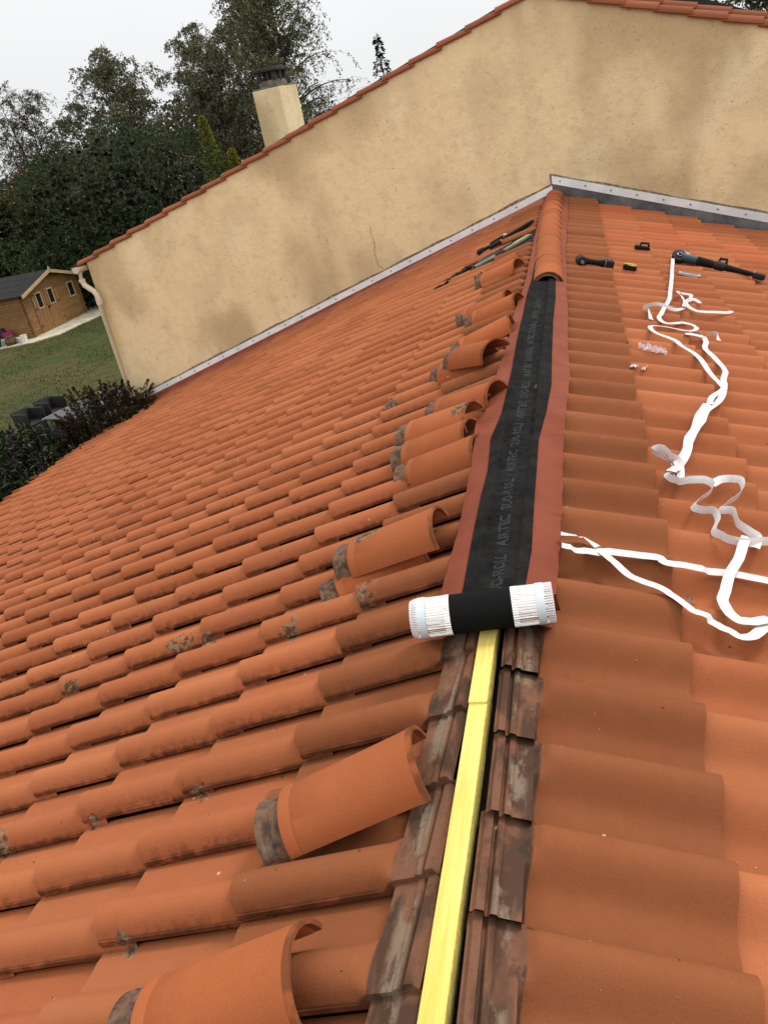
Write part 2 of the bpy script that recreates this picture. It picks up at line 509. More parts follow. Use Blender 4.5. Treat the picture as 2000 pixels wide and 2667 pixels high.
YS_NEAR = [0, .09, .2, .3, .38, .43, TLEN - .004, TLEN]
YS_HEAD = [0, .004, .008, .012, .018, .022, .025, .029, .033, .037, .043, .047, .06, .083, .0862, .09, .0945, .099, .104, .112, .121, .2, .3, .38, .43, TLEN - .004, TLEN]
tile_near = []
for k in range(5):
    V, F, UV = tile_arrays(PROF, YS_NEAR, 0, k)
    tile_near.append(autosmooth(mesh("roof_tile", V, F, uv=UV), 50))
tile_head = {}
for sd in (1, -1):
    for k in range(3):
        V, F, UV = tile_arrays(PROF, YS_HEAD, 1, 40 + k, sd)
        tile_head[sd, k] = autosmooth(mesh("roof_tile", V, F, uv=UV), 40)

house = empty("tiled_house", (0, 4, -5.0), label="low house under the terracotta tiled roof filling most of the picture", cat="house")
def hp(o, parent=None):            # parent keeping world placement
    p = parent or house
    o.parent = p
    o.matrix_parent_inverse = p.matrix_world.inverted()
    return o
house.matrix_world = Matrix.Translation((0, 4, -5.0))
bpy.context.view_layer.update()

# deck under the tiles (dark boarding), with the slit at the ridge
EAVE_S, Y_NEAR, RIGHT_S = 7.83, -1.4, 4.2
b = B()
def deck_slope(sd, smax):
    pts = []
    x0, x1 = .03, smax
    P = [rpv(sd, x0, Y_NEAR, -.045), rpv(sd, x1, Y_NEAR, -.045)]
    e1 = rp(sd, x1, 0, -.045); e0 = rp(sd, x0, 0, -.045)
    P += [Vector((e1[0], wall_y(e1[0]) - .01, e1[2])), Vector((e0[0], wall_y(e0[0]) - .01, e0[2]))]
    b.poly(P, .03, (0, 0, -1))
deck_slope(-1, EAVE_S - .05); deck_slope(1, RIGHT_S)
b.box((0, 4.4, -.14), (.08, 11.4, .16))
roof = hp(b.out("roof", M_DECK, None, False))
# walls of the low house
b = B()
xe = -EAVE_S * CAd[-1] + .35
b.box(((xe + 3.9) / 2, 4.2, -3.85), (3.9 - xe, 10.6, 2.3))
hp(b.out("wall", M_PLASTER, None, False))

def basis(sd):
    X = Vector(rp(sd, 1, 0, 0)); N = Vector(rp(sd, 0, 0, 1)); Vv = Vector((0, -sd, 0))
    return Matrix((Vv, X, N)).transposed()      # columns: across, down slope, up
RB_ = {1: basis(1), -1: basis(-1)}

rng = random.Random(7)
HOLE = {(-1, 0, i) for i in (26, 27, 28)} | {(-1, 1, 26), (-1, 1, 27)}
cand = []
for sd, smax in ((-1, 27), (1, 11)):
    for c_ in range(0, 22 if sd < 0 else 11):
        for i in range(-18, 60):
            yj = Y0[sd] + TW * i
            ylo, yhi = (yj - TW, yj) if sd > 0 else (yj, yj + TW)
            slow = S0[sd] + PITCH_L * c_
            ctr = rp(sd, slow - .2, (ylo + yhi) / 2, .03)
            if yhi < Y_NEAR: continue
            lim = wall_y(ctr[0]) - (.27 if sd < 0 else .02)
            if yhi > lim + (.05 if sd < 0 else .02): continue
            q = pix(ctr)[0]
            if not (-700 < q[0] < 2900 and -300 < q[1] < 3600) or q[2] < .1: 
                if not (c_ < 2 and ylo > -1): continue
            infr = -60 < q[0] < 2060 and -40 < q[1] < 2760
            cand.append(((0 if infr else 1), float(np.linalg.norm(ctr - CAM_C)), sd, c_, i, yj, slow))
cand.sort()
NEAR_MAX = 296
stuffV, stuffF, stuffUV, stuffR, stuffM = [], [], [], [], []
fV, fF, fUV = tile_arrays(PROF_FAR, [0, .25, TLEN - .003, TLEN], 0, 3)
gV, gF, gUV = tile_arrays(PROF, YS_NEAR, 0, 4)
hV, hF, hUV = tile_arrays(PROF_FAR, [0, .02, .045, .09, .1, .125, .3, TLEN - .003, TLEN], 1, 5, -1)
nn = 0; off = 0
for (inf, dist, sd, c_, i, yj, slow) in cand:
    if (sd, c_, i) in HOLE: continue
    jy = rng.uniform(-.0025, .0025); js = rng.uniform(-.006, .006); rot = rng.uniform(-.010, .010); lift = rng.uniform(0, .003)
    if rng.random() < .06: lift += .004; rot *= 2
    org = rpv(sd, slow - TLEN + js, yj + jy, .0 + lift)
    Rm = RB_[sd] @ Matrix.Rotation(rot, 3, 'Z') @ Matrix.Rotation(rng.uniform(-.006, .004), 3, 'X')
    if nn < NEAR_MAX and inf == 0:
        me = tile_head[sd, rng.randrange(3)] if c_ == 0 else tile_near[rng.randrange(5)]
        o = bpy.data.objects.new("roof_tile", me); COL.objects.link(o)
        if not me.materials: me.materials.append(T_ORANGE)
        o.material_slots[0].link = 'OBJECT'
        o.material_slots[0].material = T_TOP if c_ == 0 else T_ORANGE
        o.matrix_world = Matrix.Translation(org) @ Rm.to_4x4()
        o.parent = roof; o.matrix_parent_inverse = roof.matrix_world.inverted()
        nn += 1
    else:
        v_, f_, u_ = (hV, hF, hUV) if (c_ == 0) else ((gV, gF, gUV) if dist < 5 else (fV, fF, fUV))
        Rn = np.array(Rm); W = v_ @ Rn.T + np.array(org)
        stuffV.append(W); stuffUV.append(u_)
        stuffF.append(np.array(f_) + off); off += len(W)
        stuffR.append(np.full(len(W), rng.random()))
        dusty = sd > 0 and yj > 8.0 and rng.random() < .45
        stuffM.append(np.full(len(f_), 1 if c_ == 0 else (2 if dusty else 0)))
me = mesh("roof_tile_far", np.vstack(stuffV), np.vstack(stuffF), uv=np.vstack(stuffUV), attr={'rnd': np.concatenate(stuffR)})
for mm in (T_ORANGE, T_TOP, T_DUST): me.materials.append(mm)
me.polygons.foreach_set('material_index', np.concatenate(stuffM).astype(np.int32))
autosmooth(me, 50)
o = obj("roof_tile_far", me); o['kind'] = 'stuff'
o.parent = roof; o.matrix_parent_inverse = roof.matrix_world.inverted()

# yellow ridge batten in two lengths
def batten(y0, y1, z, w=.040, hgt=.05):
    b = B(); b.box((-.006, (y0 + y1) / 2, z - hgt / 2), (w, y1 - y0, hgt), bevel=.0015)
    o = hp(b.out("ridge_batten", M_BATTEN)); return o
batten(-1.2, 1.500, .040); batten(1.445, 6.2, .046, .041, .045)

# ---------------------------------------------------------------- ridge tiles
def ridge_sections(kind):
    S = []
    if kind == 'body':
        S = [(.066, .0985, 0), (.070, .1045, 0), (.100, .1050, 0), (.1015, .1038, 0), (.103, .1053, 0), (.2, .106, 0), (.3, .1075, 0), (.395, .1095, 0), (.405, .1115, 0), (.420, .112, 0)]
    else:
        S = [(0, .0900, 0), (.003, .0955, 0), (.014, .0955, 0), (.018, .0905, 0), (.040, .0905, 0), (.043, .0945, 0), (.052, .0945, 0), (.056, .0915, 0), (.074, .0915, 0)]
    return S
def ridge_half(kind, n=20, thick=.0115, k=.80):
    S = ridge_sections(kind); V, F = [], []
    for (x, R, _) in S:
        for j in range(n + 1):
            a = PI * j / n
            flare = 1 + .05 * (1 - math.sin(a)) ** 3
            V.append((x, R * flare * math.cos(a), R * k * math.sin(a)))
    m_ = len(S); o = len(V)
    for (x, R, _) in S:
        Ri = min(R, .112) - thick - (0 if kind == 'body' else .002)
        for j in range(n + 1):
            a = PI * j / n
            V.append((x, Ri * math.cos(a) * (1 + .05 * (1 - math.sin(a)) ** 3), Ri * k * math.sin(a)))
    w = n + 1
    for i in range(m_ - 1):
        for j in range(n):
            a = i * w + j
            F.append((a, a + 1, a + w + 1, a + w))
            c = o + a; F.append((c, c + w, c + w + 1, c + 1))
        F.append((i * w, (i + 1) * w, o + (i + 1) * w, o + i * w))
        F.append((i * w + n, o + i * w + n, o + (i + 1) * w + n, (i + 1) * w + n))
    for i in (0, m_ - 1):
        for j in range(n):
            a = i * w + j; F.append((a, o + a, o + a + 1, a + 1))
    me = mesh("ridge_tile", V, F, uv=[(.1, 5 if (kind == 'body' and (v[0] > .408 or v[0] < .069)) else .2) for v in V])
    bm = bmesh.new(); bm.from_mesh(me); bmesh.ops.recalc_face_normals(bm, faces=bm.faces); bm.to_mesh(me); bm.free()
    return autosmooth(me, 40)
rt_body, rt_col = ridge_half('body'), ridge_half('collar')
rt_body.materials.append(T_RIDGE); rt_col.materials.append(M_COLLAR)
# fixed ridge tiles, wide mouth towards the camera
ys = [5.66, 5.97, 6.29, 6.60, 6.89, 7.18, 7.49, 7.76, 8.07, 8.38, 8.70, 9.03, 9.38, 9.70, 9.90]
for n_, y in enumerate(ys):
    cx = .036 - .008 * (y - 5.6) - .018 * math.sin((y - 5.6) * .8)
    ang = -.03 + .02 * math.cos((y - 5.4) * .9) + rng.uniform(-.008, .008)
    X = Vector((.012 - math.sin(ang) * -1 * 0 , -1, -.025)).normalized()
    Z = Vector((0, 0, 1)); Yv = Z.cross(X).normalized(); Z = X.cross(Yv)
    mt = Matrix((X, Yv, Z)).transposed().to_4x4()
    o = bpy.data.objects.new("ridge_tile", rt_body); COL.objects.link(o)
    o.matrix_world = Matrix.Translation((cx, y + .37, .036 + rng.uniform(0, .004))) @ mt @ Matrix.Diagonal((.88, .88, .88, 1))
    hp(o)
    if n_ == 0:
        c2 = bpy.data.objects.new("ridge_tile_collar", rt_col); COL.objects.link(c2)
        c2.matrix_world = Matrix.Translation((cx, y + .03, .030)) @ mt @ Matrix.Rotation(PI, 4, 'Z') @ Matrix.Translation((-.03, 0, 0)) @ Matrix.Diagonal((.88, .86, .86, 1))
        hp(c2)

# ---------------------------------------------------------------- loose ridge tiles on the left slope
def loose(s0, y0, s1, y1, h, roll=0.0, label="", h1=None, sd=-1, scale=.87):
    """neck end at (s0,y0), wide end towards (s1,y1) on the slope"""
    a = rpv(sd, s0, y0, h); c = rpv(sd, s1, y1, h if h1 is None else h1)
    X = (c - a).normalized(); N = Vector(rp(sd, 0, 0, 1))
    Yv = N.cross(X).normalized(); Z = X.cross(Yv)
    mt = Matrix((X, Yv, Z)).transposed() @ Matrix.Rotation(roll, 3, 'X')
    root = bpy.data.objects.new("ridge_tile", rt_body); COL.objects.link(root)
    root.matrix_world = Matrix.Translation(c - X * (.42 * scale)) @ mt.to_4x4() @ Matrix.Diagonal((scale, scale, scale, 1))
    c2 = bpy.data.objects.new("collar", rt_col); COL.objects.link(c2); c2.parent = root
    sset(root, label, "ridge tile", "loose ridge tiles lying on the left slope")
    return root
LOOSE = [
 # s_neck,y, s_wide,y, h, roll, h_wide, label (the wide mouth is the anchor)
 (.523, .785, .208, .833, .062, .0, None, "loose ridge tile nearest the camera, cut off by the bottom edge of the photo"),
 (.403, 1.190, .072, 1.262, .062, .0, None, "large loose ridge tile beside the bare yellow batten, below the white roll"),
 (.550, 2.300, .173, 2.281, .098, .05, .092, "loose ridge tile with a grey lichen patch, on top of another left of the roll"),
 (.585, 2.235, .262, 2.320, 0.03, .0, 0.04, "loose ridge tile half hidden under the lichen spotted one left of the roll"),
 (.570, 3.353, .162, 3.217, 0.108, .08, 0.1, "topmost loose ridge tile of the pile of three, pale lichen streak near its wide end"),
 (.520, 3.205, .175, 3.120, .066, .05, None, "middle loose ridge tile of the pile of three beside the black ridge roll"),
 (.450, 3.040, .140, 2.985, .036, .05, None, "lowest loose ridge tile of the pile of three, only its collar and edge showing"),
 (.501, 3.660, .095, 3.476, 0.07, .0, None, "loose ridge tile just behind the pile of three, resting against it"),
 (.595, 4.510, .139, 4.070, 0.108, .0, None, "upper loose ridge tile of the neat stacked pair half way along the black strip"),
 (.560, 4.370, .200, 4.200, 0.055, .0, None, "lower loose ridge tile of the neat stacked pair half way along the black strip"),
 (.436, 4.642, .097, 4.650, 0.07, .0, None, "single loose ridge tile behind the neat stacked pair, near the black strip"),
 (.548, 5.466, .170, 5.392, 0.074, .0, None, "loose ridge tile with a white mortar chip near its mouth, below the ridge end"),
 (.480, 5.330, .099, 5.225, .060, .0, None, "loose ridge tile mostly hidden behind the one with the mortar chip"),
 (.482, 6.600, .173, 6.480, .065, .0, None, "second farthest loose ridge tile, level with the mouth of the fixed ridge tiles"),
 (.479, 6.780, .204, 6.879, .062, .0, None, "farthest loose ridge tile, just before the hole in the roof"),
]
for (a0, b0, a1, b1, h, rl, h1, lb) in LOOSE: loose(a0, b0, a1, b1, h, rl, lb, h1)

# ---------------------------------------------------------------- ridge roll: black fleece with red pleated sides
LF = [(1.45,-.161),(1.923,-.161),(2.253,-.151),(2.583,-.155),(2.959,-.167),(3.192,-.185),(3.323,-.163),(3.573,-.156),(3.967,-.147),(4.432,-.136),(4.917,-.136),(5.354,-.126),(6.003,-.108),(7.1,-.116),(9.0,-.116),(10.4,-.116)]
LB_ = [(1.45,-.088),(1.899,-.088),(2.18,-.093),(2.459,-.094),(2.671,-.089),(2.984,-.105),(3.225,-.081),(3.472,-.078),(3.861,-.075),(4.339,-.080),(4.802,-.075),(5.372,-.075),(5.756,-.062),(10.4,-.062)]
RBk = [(1.45,.074),(1.874,.074),(2.093,.083),(2.382,.079),(2.586,.078),(2.909,.076),(3.205,.094),(3.551,.107),(3.957,.101),(4.631,.095),(5.17,.099),(5.691,.091),(10.4,.080)]
RF = [(1.45,.153),(1.907,.153),(2.325,.157),(2.781,.161),(3.246,.167),(3.53,.174),(3.723,.182),(4.238,.173),(5.343,.163),(6.913,.146),(9.665,.158),(10.4,.158)]
itp = lambda L_, y: np.interp(y, [p[0] for p in L_], [p[1] for p in L_])
sm = lambda x: x * x * (3 - 2 * x)
YA, YB = 1.74, 10.15
nrng = np.random.RandomState(3)
def fbm(y, k=1.0, seed=0):
    r = np.random.RandomState(seed); o = 0
    for q in range(6):
        f = k * 2 ** q; o = o + np.sin(y * f * 2.3 + r.rand() * 6.28) * .6 ** q
    return o
Yg = np.concatenate([np.arange(YA, 3.2, .0045), np.arange(3.2, 6.0, .010), np.arange(6.0, YB, .03)])
def edge_z(side, x): return (-abs(x) * TAd[side] + .074 / CAd[side])
# fleece strip across: left edge -> over the batten -> right edge
NQ = 25
V, UVs = [], []
for y in Yg:
    xl, xr = itp(LB_, y), itp(RBk, y)
    zl, zr = edge_z(-1, xl) + .001, edge_z(1, xr) + .001
    for q in range(NQ):
        t = q / (NQ - 1); x = xl + (xr - xl) * t
        xc = abs(x) ; lift = .052
        top = .052 if xc < .024 else .052 - (xc - .024) * .48
        base = (zl if x < 0 else zr)
        z = max(top, base + .002) if xc < .05 else base * min(1, (xc - .05) / .03) + max(top, base) * (1 - min(1, (xc - .05) / .03))
        w = math.sin(PI * t)
        z += w * (.0022 * math.sin(y * 31 + x * 55 + 2 * math.sin(y * 7)) + .0018 * math.sin(y * 73 - x * 90) + .0012 * math.sin(y * 131 + x * 40))
        if xc > .05: z = max(z, -xc * (TAd[-1] if x < 0 else TAd[1]) + .083)
        V.append((x, y, z)); UVs.append((.1, 5))
n_ = len(Yg)
idx = np.arange(n_ * NQ).reshape(n_, NQ)
Fq = np.stack([idx[:-1, :-1], idx[:-1, 1:], idx[1:, 1:], idx[1:, :-1]], -1).reshape(-1, 4)
FV = np.array(V)
membrane_root = empty("ridge_roll", (0, 1.73, .06), label="black ridge strip with red pleated sides, still rolled up at its near end", cat="roofing roll")
membrane_root.matrix_world = Matrix.Translation((0, 1.73, .06))
def mp(o): o.parent = membrane_root; o.matrix_parent_inverse = Matrix.Translation((0, -1.73, -.06)); return o
fle = mp(obj("fleece", mesh("fleece", FV, Fq, smooth=True), M_FLEECE))
# flaps
def flap(side):
    NQ = 9; V = []
    E0, E1 = (LB_, LF) if side < 0 else (RBk, RF)
    amp0 = .0026
    for y in Yg:
        xi, xo = itp(E0, y), itp(E1, y)
        ph = y * 2 * PI / .0135 if y < 3.2 else (y * 2 * PI / .03)
        skew = .35 * math.sin(y * 3.1)
        for q in range(NQ):
            t = q / (NQ - 1); x = xi + (xo - xi) * t
            amp = amp0 * (.5 + .5 * t) * (1 if y < 3.2 else .5)
            z = edge_z(side, x) - .001 + amp * math.sin(ph + skew * t * 6)
            z += .0035 * t * math.sin(y * 9 + side) * math.sin(y * 23)
            if side < 0:      # bunched fan of creases where the strip bulges
                g = math.exp(-((y - 3.17) / .10) ** 2)
                z += g * t * .007 * math.sin((y - 3.17) * 175 * (1 - .25 * t)) + math.exp(-((y - 3.08) / .22) ** 2) * t * .030
            for yc in (3.62, 2.33, 3.0, 4.4):
                if side > 0: z += math.exp(-((y - yc) / .018) ** 2) * t * .005 * math.sin((y - yc) * 330)
            xx = x + (.0016 * math.sin(y * 47 + side) * math.sin(y * 13) + .0025 * math.sin(y * 5.1 + 2 * side)) * t
            V.append((xx, y, z))
    idx = np.arange(len(Yg) * NQ).reshape(len(Yg), NQ)
    Fq = np.stack([idx[:-1, :-1], idx[:-1, 1:], idx[1:, 1:], idx[1:, :-1]], -1).reshape(-1, 4)
    return mp(obj("pleated_side", mesh("pleated_side", np.array(V), Fq, smooth=True), M_RED))
flap(-1); flap(1)

# printed lettering on the fleece
def text_mesh(body, size):
    cu = bpy.data.curves.new("print", 'FONT'); cu.body = body; cu.size = size; cu.resolution_u = 3
    cu.space_character = 1.08; cu.offset = .0016
    t = bpy.data.objects.new("print", cu); COL.objects.link(t)
    dg = bpy.context.evaluated_depsgraph_get(); dg.update()
    me = bpy.data.meshes.new_from_object(t.evaluated_get(dg))
    bpy.data.objects.remove(t)
    bm = bmesh.new(); bm.from_mesh(me)
    bmesh.ops.triangulate(bm, faces=bm.faces)
    for _ in range(2):
        es = [e for e in bm.edges if e.calc_length() > .006]
        if es: bmesh.ops.subdivide_edges(bm, edges=es, cuts=1); bmesh.ops.triangulate(bm, faces=bm.faces)
    bm.to_mesh(me); bm.free()
    return me
from mathutils.bvhtree import BVHTree
bvh = BVHTree.FromPolygons([Vector(v) for v in FV], [tuple(int(k) for k in f) for f in Fq])
def chevron():
    bm_ = bmesh.new()
    ch_ = [(-.011, .006), (-.007, .006), (0, .022), (.007, .006), (.011, .006), (.0025, .028), (-.0025, .028)]
    vs_ = [bm_.verts.new((px_, py_, 0)) for px_, py_ in ch_]
    for tr_ in ((0, 1, 6), (1, 2, 6), (6, 2, 5), (2, 3, 5), (3, 4, 5)): bm_.faces.new([vs_[q] for q in tr_])
    me = bpy.data.meshes.new("chevron"); bm_.to_mesh(me); bm_.free(); return me
per = .515
WORDS = [(text_mesh("DUO-ROLL", .050), 0.0, .235), (chevron(), .262, None), (text_mesh("AIRTEC", .050), .290, .185)]
for kk in range(7):
    for wi, (tm, yo, wlen) in enumerate(WORDS):
        me = tm.copy(); y0 = 1.835 + per * kk + yo
        if y0 > 5.2: break
        sx_ = 1.0 if wlen is None else wlen / max(v.co.x for v in tm.vertices)
        for v in me.vertices:
            yy = y0 + v.co.x * sx_; xx = .010 + .005 * math.sin(yy * 4) - v.co.y * .88
            h = bvh.ray_cast(Vector((xx, yy, .5)), Vector((0, 0, -1)))
            v.co = (xx, yy, (h[0].z if h[0] is not None else .055) + .0009)
        o = obj("printed_mark" if wlen is None else "printed_word", me, None, fle)
        me.materials.clear(); me.materials.append(M_PRINT)

# the roll itself
ra = Vector((-.183, 1.695, .100)); rb_ = Vector((.155, 1.735, .100))
ax = (rb_ - ra).normalized(); up = Vector((0, 0, 1)); fw = ax.cross(up).normalized(); up = fw.cross(ax)
def roll_part(name, t0, t1, R, mat, flutes=0, amp=0.0, n=144, steps=6, jitter=0.0, cap=False, prof=None):
    V = []; L_ = (rb_ - ra).length
    for s in range(steps + 1):
        t = t0 + (t1 - t0) * s / steps
        rr0 = R if prof is None else R * prof(s / steps)
        for k in range(n):
            a = 2 * PI * k / n
            rr = rr0 + ((amp * .4 if k % 3 else -amp * 1.9 * (.45 + .55 * abs(math.sin(k * 2.1)))) if flutes else 0)
            rr += jitter * math.sin(k * .9 + s) + .0012 * math.sin(3 * a + 1)
            p = ra + ax * (t * L_) + (fw * math.cos(a) + up * math.sin(a)) * rr
            V.append(p)
    F = []
    for s in range(steps):
        for k in range(n): F.append((s * n + k, s * n + (k + 1) % n, (s + 1) * n + (k + 1) % n, (s + 1) * n + k))
    me = mesh(name, V, F, smooth=not flutes)
    if not flutes: autosmooth(me, 50)
    return mp(obj(name, me, mat))
RR = .0475
fl = roll_part("fleece_roll", .285, .715, RR + .0005, M_FLEECE2)
fl2 = roll_part("foil_side", .045, .285, RR - .0003, M_LINER, 1, .0021, jitter=.0003); 
fl3 = roll_part("foil_side", .715, .955, RR - .0003, M_LINER, 1, .0021, jitter=.0003)
roll_part("foil_facing", .245, .284, RR + .0006, M_FOIL, 1, .0016)
roll_part("foil_facing", .716, .755, RR + .0006, M_FOIL, 1, .0016)
roll_part("adhesive_band", .06, .115, RR + .0022, M_FOILBAND, 0)
roll_part("adhesive_band", .885, .94, RR + .0022, M_FOILBAND, 0)
roll_part("foil_side", .0, .05, RR, M_PAPER, 1, .0016, steps=4, prof=lambda q: .86 + .14 * min(1, q * 1.6))
roll_part("foil_side", .95, 1.0, RR, M_PAPER, 1, .0016, steps=4)
# wound layers visible in the open right end and the closed left end
for i_, q in enumerate((.97, .90, .82, .74, .66, .57, .48)):
    roll_part("wound_layer", .90, .988 - i_ * .004, RR * q, M_RED, 1, .0012, n=90, steps=2)
    roll_part("wound_layer", .006 + i_ * .003, .08, RR * q * .96, M_PAPER, 1, .0012, n=90, steps=2)
b = B(); b.tube([ra + ax * .01, rb_ - ax * .03], RR * .45, 20); mp(b.out("core", M_BLACK2))
# sheet running from the strip up onto the roll
def lead(x0a, x1a, mat, name, dz=0):
    V, F = [], []; n = 14
    for i in range(n + 1):
        t = i / n
        a = -PI / 2 + t * PI * .45
        for x in (x0a, x1a):
            base = ra + ax * ((x - ra.x) / ax.x)
            p1 = Vector((x, 1.82, edge_z(1, x) + dz if abs(x) > .05 else .052))
            p2 = base + (-fw if fw.y < 0 else fw) * RR * math.cos(a) * -1 * -1 + up * RR * math.sin(a)
            V.append(p1 * (1 - t) + p2 * t)
    for i in range(n): F.append((2 * i, 2 * i + 1, 2 * i + 3, 2 * i + 2))
    mp(obj(name, mesh(name, V, F, smooth=True), mat))
lead(-.083, .08, M_FLEECE, "fleece_lead")
lead(-.165, -.083, M_RED, "pleated_lead"); lead(.08, .165, M_RED, "pleated_lead")

# ================================================================== BIG HOUSE WITH THE RENDERED GABLE
big = empty("rendered_house", (-2.5, 11, -5.0), label="tall house whose beige rendered gable wall rises behind the tiled roof", cat="house")
big.matrix_world = Matrix.Translation((-2.5, 11, -5.0))
def bp(o): o.parent = big; o.matrix_parent_inverse = Matrix.Translation((2.5, -11, 5.0)); return o
WT = Vector((1, -KW, 0)).normalized()          # along the wall
WN = Vector((-KW, -1, 0)).normalized()         # out of the wall, towards the camera
def wp(x, z, out=0.0): return Vector((x, wall_y(x), z)) + WN * out
VSL = .2819; VZ = lambda x: .2775 + VSL * (x + 6.4319) - .045      # left verge line (underside of the verge tiles)
XAP = .05; ZAP = VZ(XAP)
VR = lambda x: 1.803 - .355 * (x - .629)
XC = -6.625
# apex where the two lines meet
for _ in range(60): 
    XAP += .3 * (VR(XAP) - VZ(XAP))
ZAP = VZ(XAP)
XR = 9.5
front = [(XC, -5.6), (XR, -5.6), (XR, VR(XR)), (XAP, ZAP), (XC, VZ(XC))]
b = B(); b.poly([wp(x, z) for x, z in front], 9.0, -WN)
wall = bp(b.out("wall", M_PLASTER, None, False))
# roof planes behind the verge
b = B()
for (xa, za, xb, zb) in ((XC - .35, VZ(XC - .35) + .01, XAP, ZAP + .01), (XAP, ZAP + .01, XR, VR(XR) + .01)):
    a0, a1 = wp(xa, za, -.02), wp(xb, zb, -.02)
    b.poly([a0, a1, a1 - WN * 9, a0 - WN * 9], .03, (0, 0, 1))
bp(b.out("roof", M_DECK, None, False))
# verge tiles: left side seen edge-on, stepped
vt = []
T_VERGE = tile_material("terracotta_verge", (.235, .080, .040), (.30, .10, .05), lichen=False)
def verge_bar(x0, x1, z0, z1, out, w, hgt, mat=T_VERGE, arch=True, drop=0.0):
    a, c = wp(x0, z0, out), wp(x1, z1, out)
    X = (c - a).normalized(); Z = WN.cross(X) ; Z = Z if Z.z > 0 else -Z
    V, F = [], []; n = 8
    for i, (p, sc) in enumerate(((a, 1.04), (a.lerp(c, .05), 1.0), (c, .97))):
        for j in range(n + 1):
            t = PI * j / n
            V.append(p - WN * (w / 2) + WN * (w / 2 * math.cos(t) * sc) + Z * (hgt * math.sin(t) * sc))
        for j in range(n + 1):
            t = PI * j / n
            V.append(p - WN * (w / 2) + WN * ((w / 2 - .012) * math.cos(t) * sc) + Z * (hgt * math.sin(t) * sc - .013))
    q = n + 1
    for i in range(2):
        for j in range(n):
            A = i * 2 * q + j; Bq = A + 2 * q
            F.append((A, A + 1, Bq + 1, Bq)); F.append((A + q, Bq + q, Bq + q + 1, A + q + 1))
        for j in (0, n):
            A = i * 2 * q + j; F.append((A, A + q, A + 3 * q, A + 2 * q))
    for i in (0, 2):
        for j in range(n):
            A = i * 2 * q + j; F.append((A, A + q, A + q + 1, A + 1))
    me = mesh("verge_tile", V, F, uv=[(.1, .2)] * len(V))
    bm = bmesh.new(); bm.from_mesh(me); bmesh.ops.recalc_face_normals(bm, faces=bm.faces); bm.to_mesh(me); bm.free()
    return bp(obj("verge_tile", autosmooth(me, 50), mat))
x = -6.4319 - .3361; n_ = 0
while x < XAP + .1:
    z0 = .2775 + VSL * (x + 6.4319)
    dz = rng.uniform(-.004, .004)
    verge_bar(x - .01, x + .3361 + .045, z0 - .046 + dz, z0 - .046 + VSL * .381 - .028, .035, .18, .054)
    x += .3361
x = 9.3
PR = .306
k_ = 0
x = XAP - .05
while x < 9.0:
    z0 = VR(x)
    # flat verge course with its hump course above
    verge_bar(x + PR + .04, x, VR(x + PR + .04) + .010, z0 - .012, .045, .18, .060)
    if x > XAP + .3:
        verge_bar(x + PR + .07, x + .03, VR(x + PR + .07) + .064, VR(x + .03) + .044, -.10, .14, .052)
    x += PR
# flashing strips
FZ = lambda x: -.1009 + .3158 * (x + .6974)       # screw line left
GZ = lambda x: .1871 - .3385 * (x - .0857)                                 # screw line right
def strip(x0, x1, zf, lo, hi, out, th, name, mat, nseg=1, wob=0.0):
    V, F = [], []; n = nseg
    for i in range(n + 1):
        x = x0 + (x1 - x0) * i / n
        for (dz, o_) in ((lo, 0), (lo, out), (hi, out), (hi, 0)):
            V.append(wp(x, zf(x) + dz + (wob * math.sin(x * 9.1 + dz * 40) * math.sin(x * 3.7) if dz == hi else 0), o_ - (th if o_ == 0 else 0)))
    for i in range(n):
        for j in range(4):
            a = i * 4 + j; c = i * 4 + (j + 1) % 4
            F.append((a, c, c + 4, a + 4))
    F.append((0, 1, 2, 3)); F.append((n * 4 + 3, n * 4 + 2, n * 4 + 1, n * 4))
    me = mesh(name, V, F)
    bm = bmesh.new(); bm.from_mesh(me); bmesh.ops.recalc_face_normals(bm, faces=bm.faces); bm.to_mesh(me); bm.free()
    return bp(obj(name, me, mat))
fL = strip(-7.3, -.005, FZ, -.038, .036, .016, .01, "flashing_strip", M_STRIP, 4)
fR = strip(.0, 9.0, GZ, -.044, .040, .018, .01, "flashing_strip", M_STRIP, 4)
strip(-7.3, .01, FZ, .036, .062, .008, .01, "mortar_line", M_MORTAR, 160, .009)
strip(-.02, 9.0, GZ, .040, .060, .008, .01, "mortar_line", M_MORTAR, 160, .008)
strip(-.022, .005, lambda x: 0.0, .10, .262, .010, .01, "mortar_line", M_MORTAR)
# zinc upstand right, brick red apron left (on the slope, butting the wall)
strip(-.01, 9.0, GZ, -.30, -.042, .012, .01, "zinc_upstand", M_ZINC, 4)
strip(-7.3, -.0, FZ, -.16, -.035, .010, .01, "apron_upstand", M_APRON, 8)
V, F = [], []; n = 60
for i in range(n + 1):
    s = .10 + (7.7 - .1) * i / n
    for (o_, h) in ((.005, .085), (.10, .066), (.29 + .012 * math.sin(i * 1.7), .048), (.33, .02)):
        p = Vector(rp(-1, s, 0, h)); V.append((p.x, wall_y(p.x) - o_, p.z))
for i in range(n):
    for j in range(3): a = i * 4 + j; F.append((a, a + 1, a + 5, a + 4))
bp(obj("apron", mesh("apron", V, F, smooth=True), M_APRON))
# screws
def disc(name, c, nrm, r, th, mat, par, n=10):
    b = B(); c = Vector(c); nrm = Vector(nrm)
    b.tube([c - nrm * .004, c + nrm * th], r, n)
    return b.out(name, mat, par)
for i in range(24):
    x = -.6974 + .2734 - .2734 * i
    if x < -7.0: break
    o = disc("screw", wp(x, FZ(x), .016), WN, .009, .005, M_SCREW, None); o.parent = fL
for i in range(11):
    x = .0857 + .2636 * i
    o = disc("screw", wp(x, GZ(x), .018), WN, .009, .005, M_SCREW, None); o.parent = fR
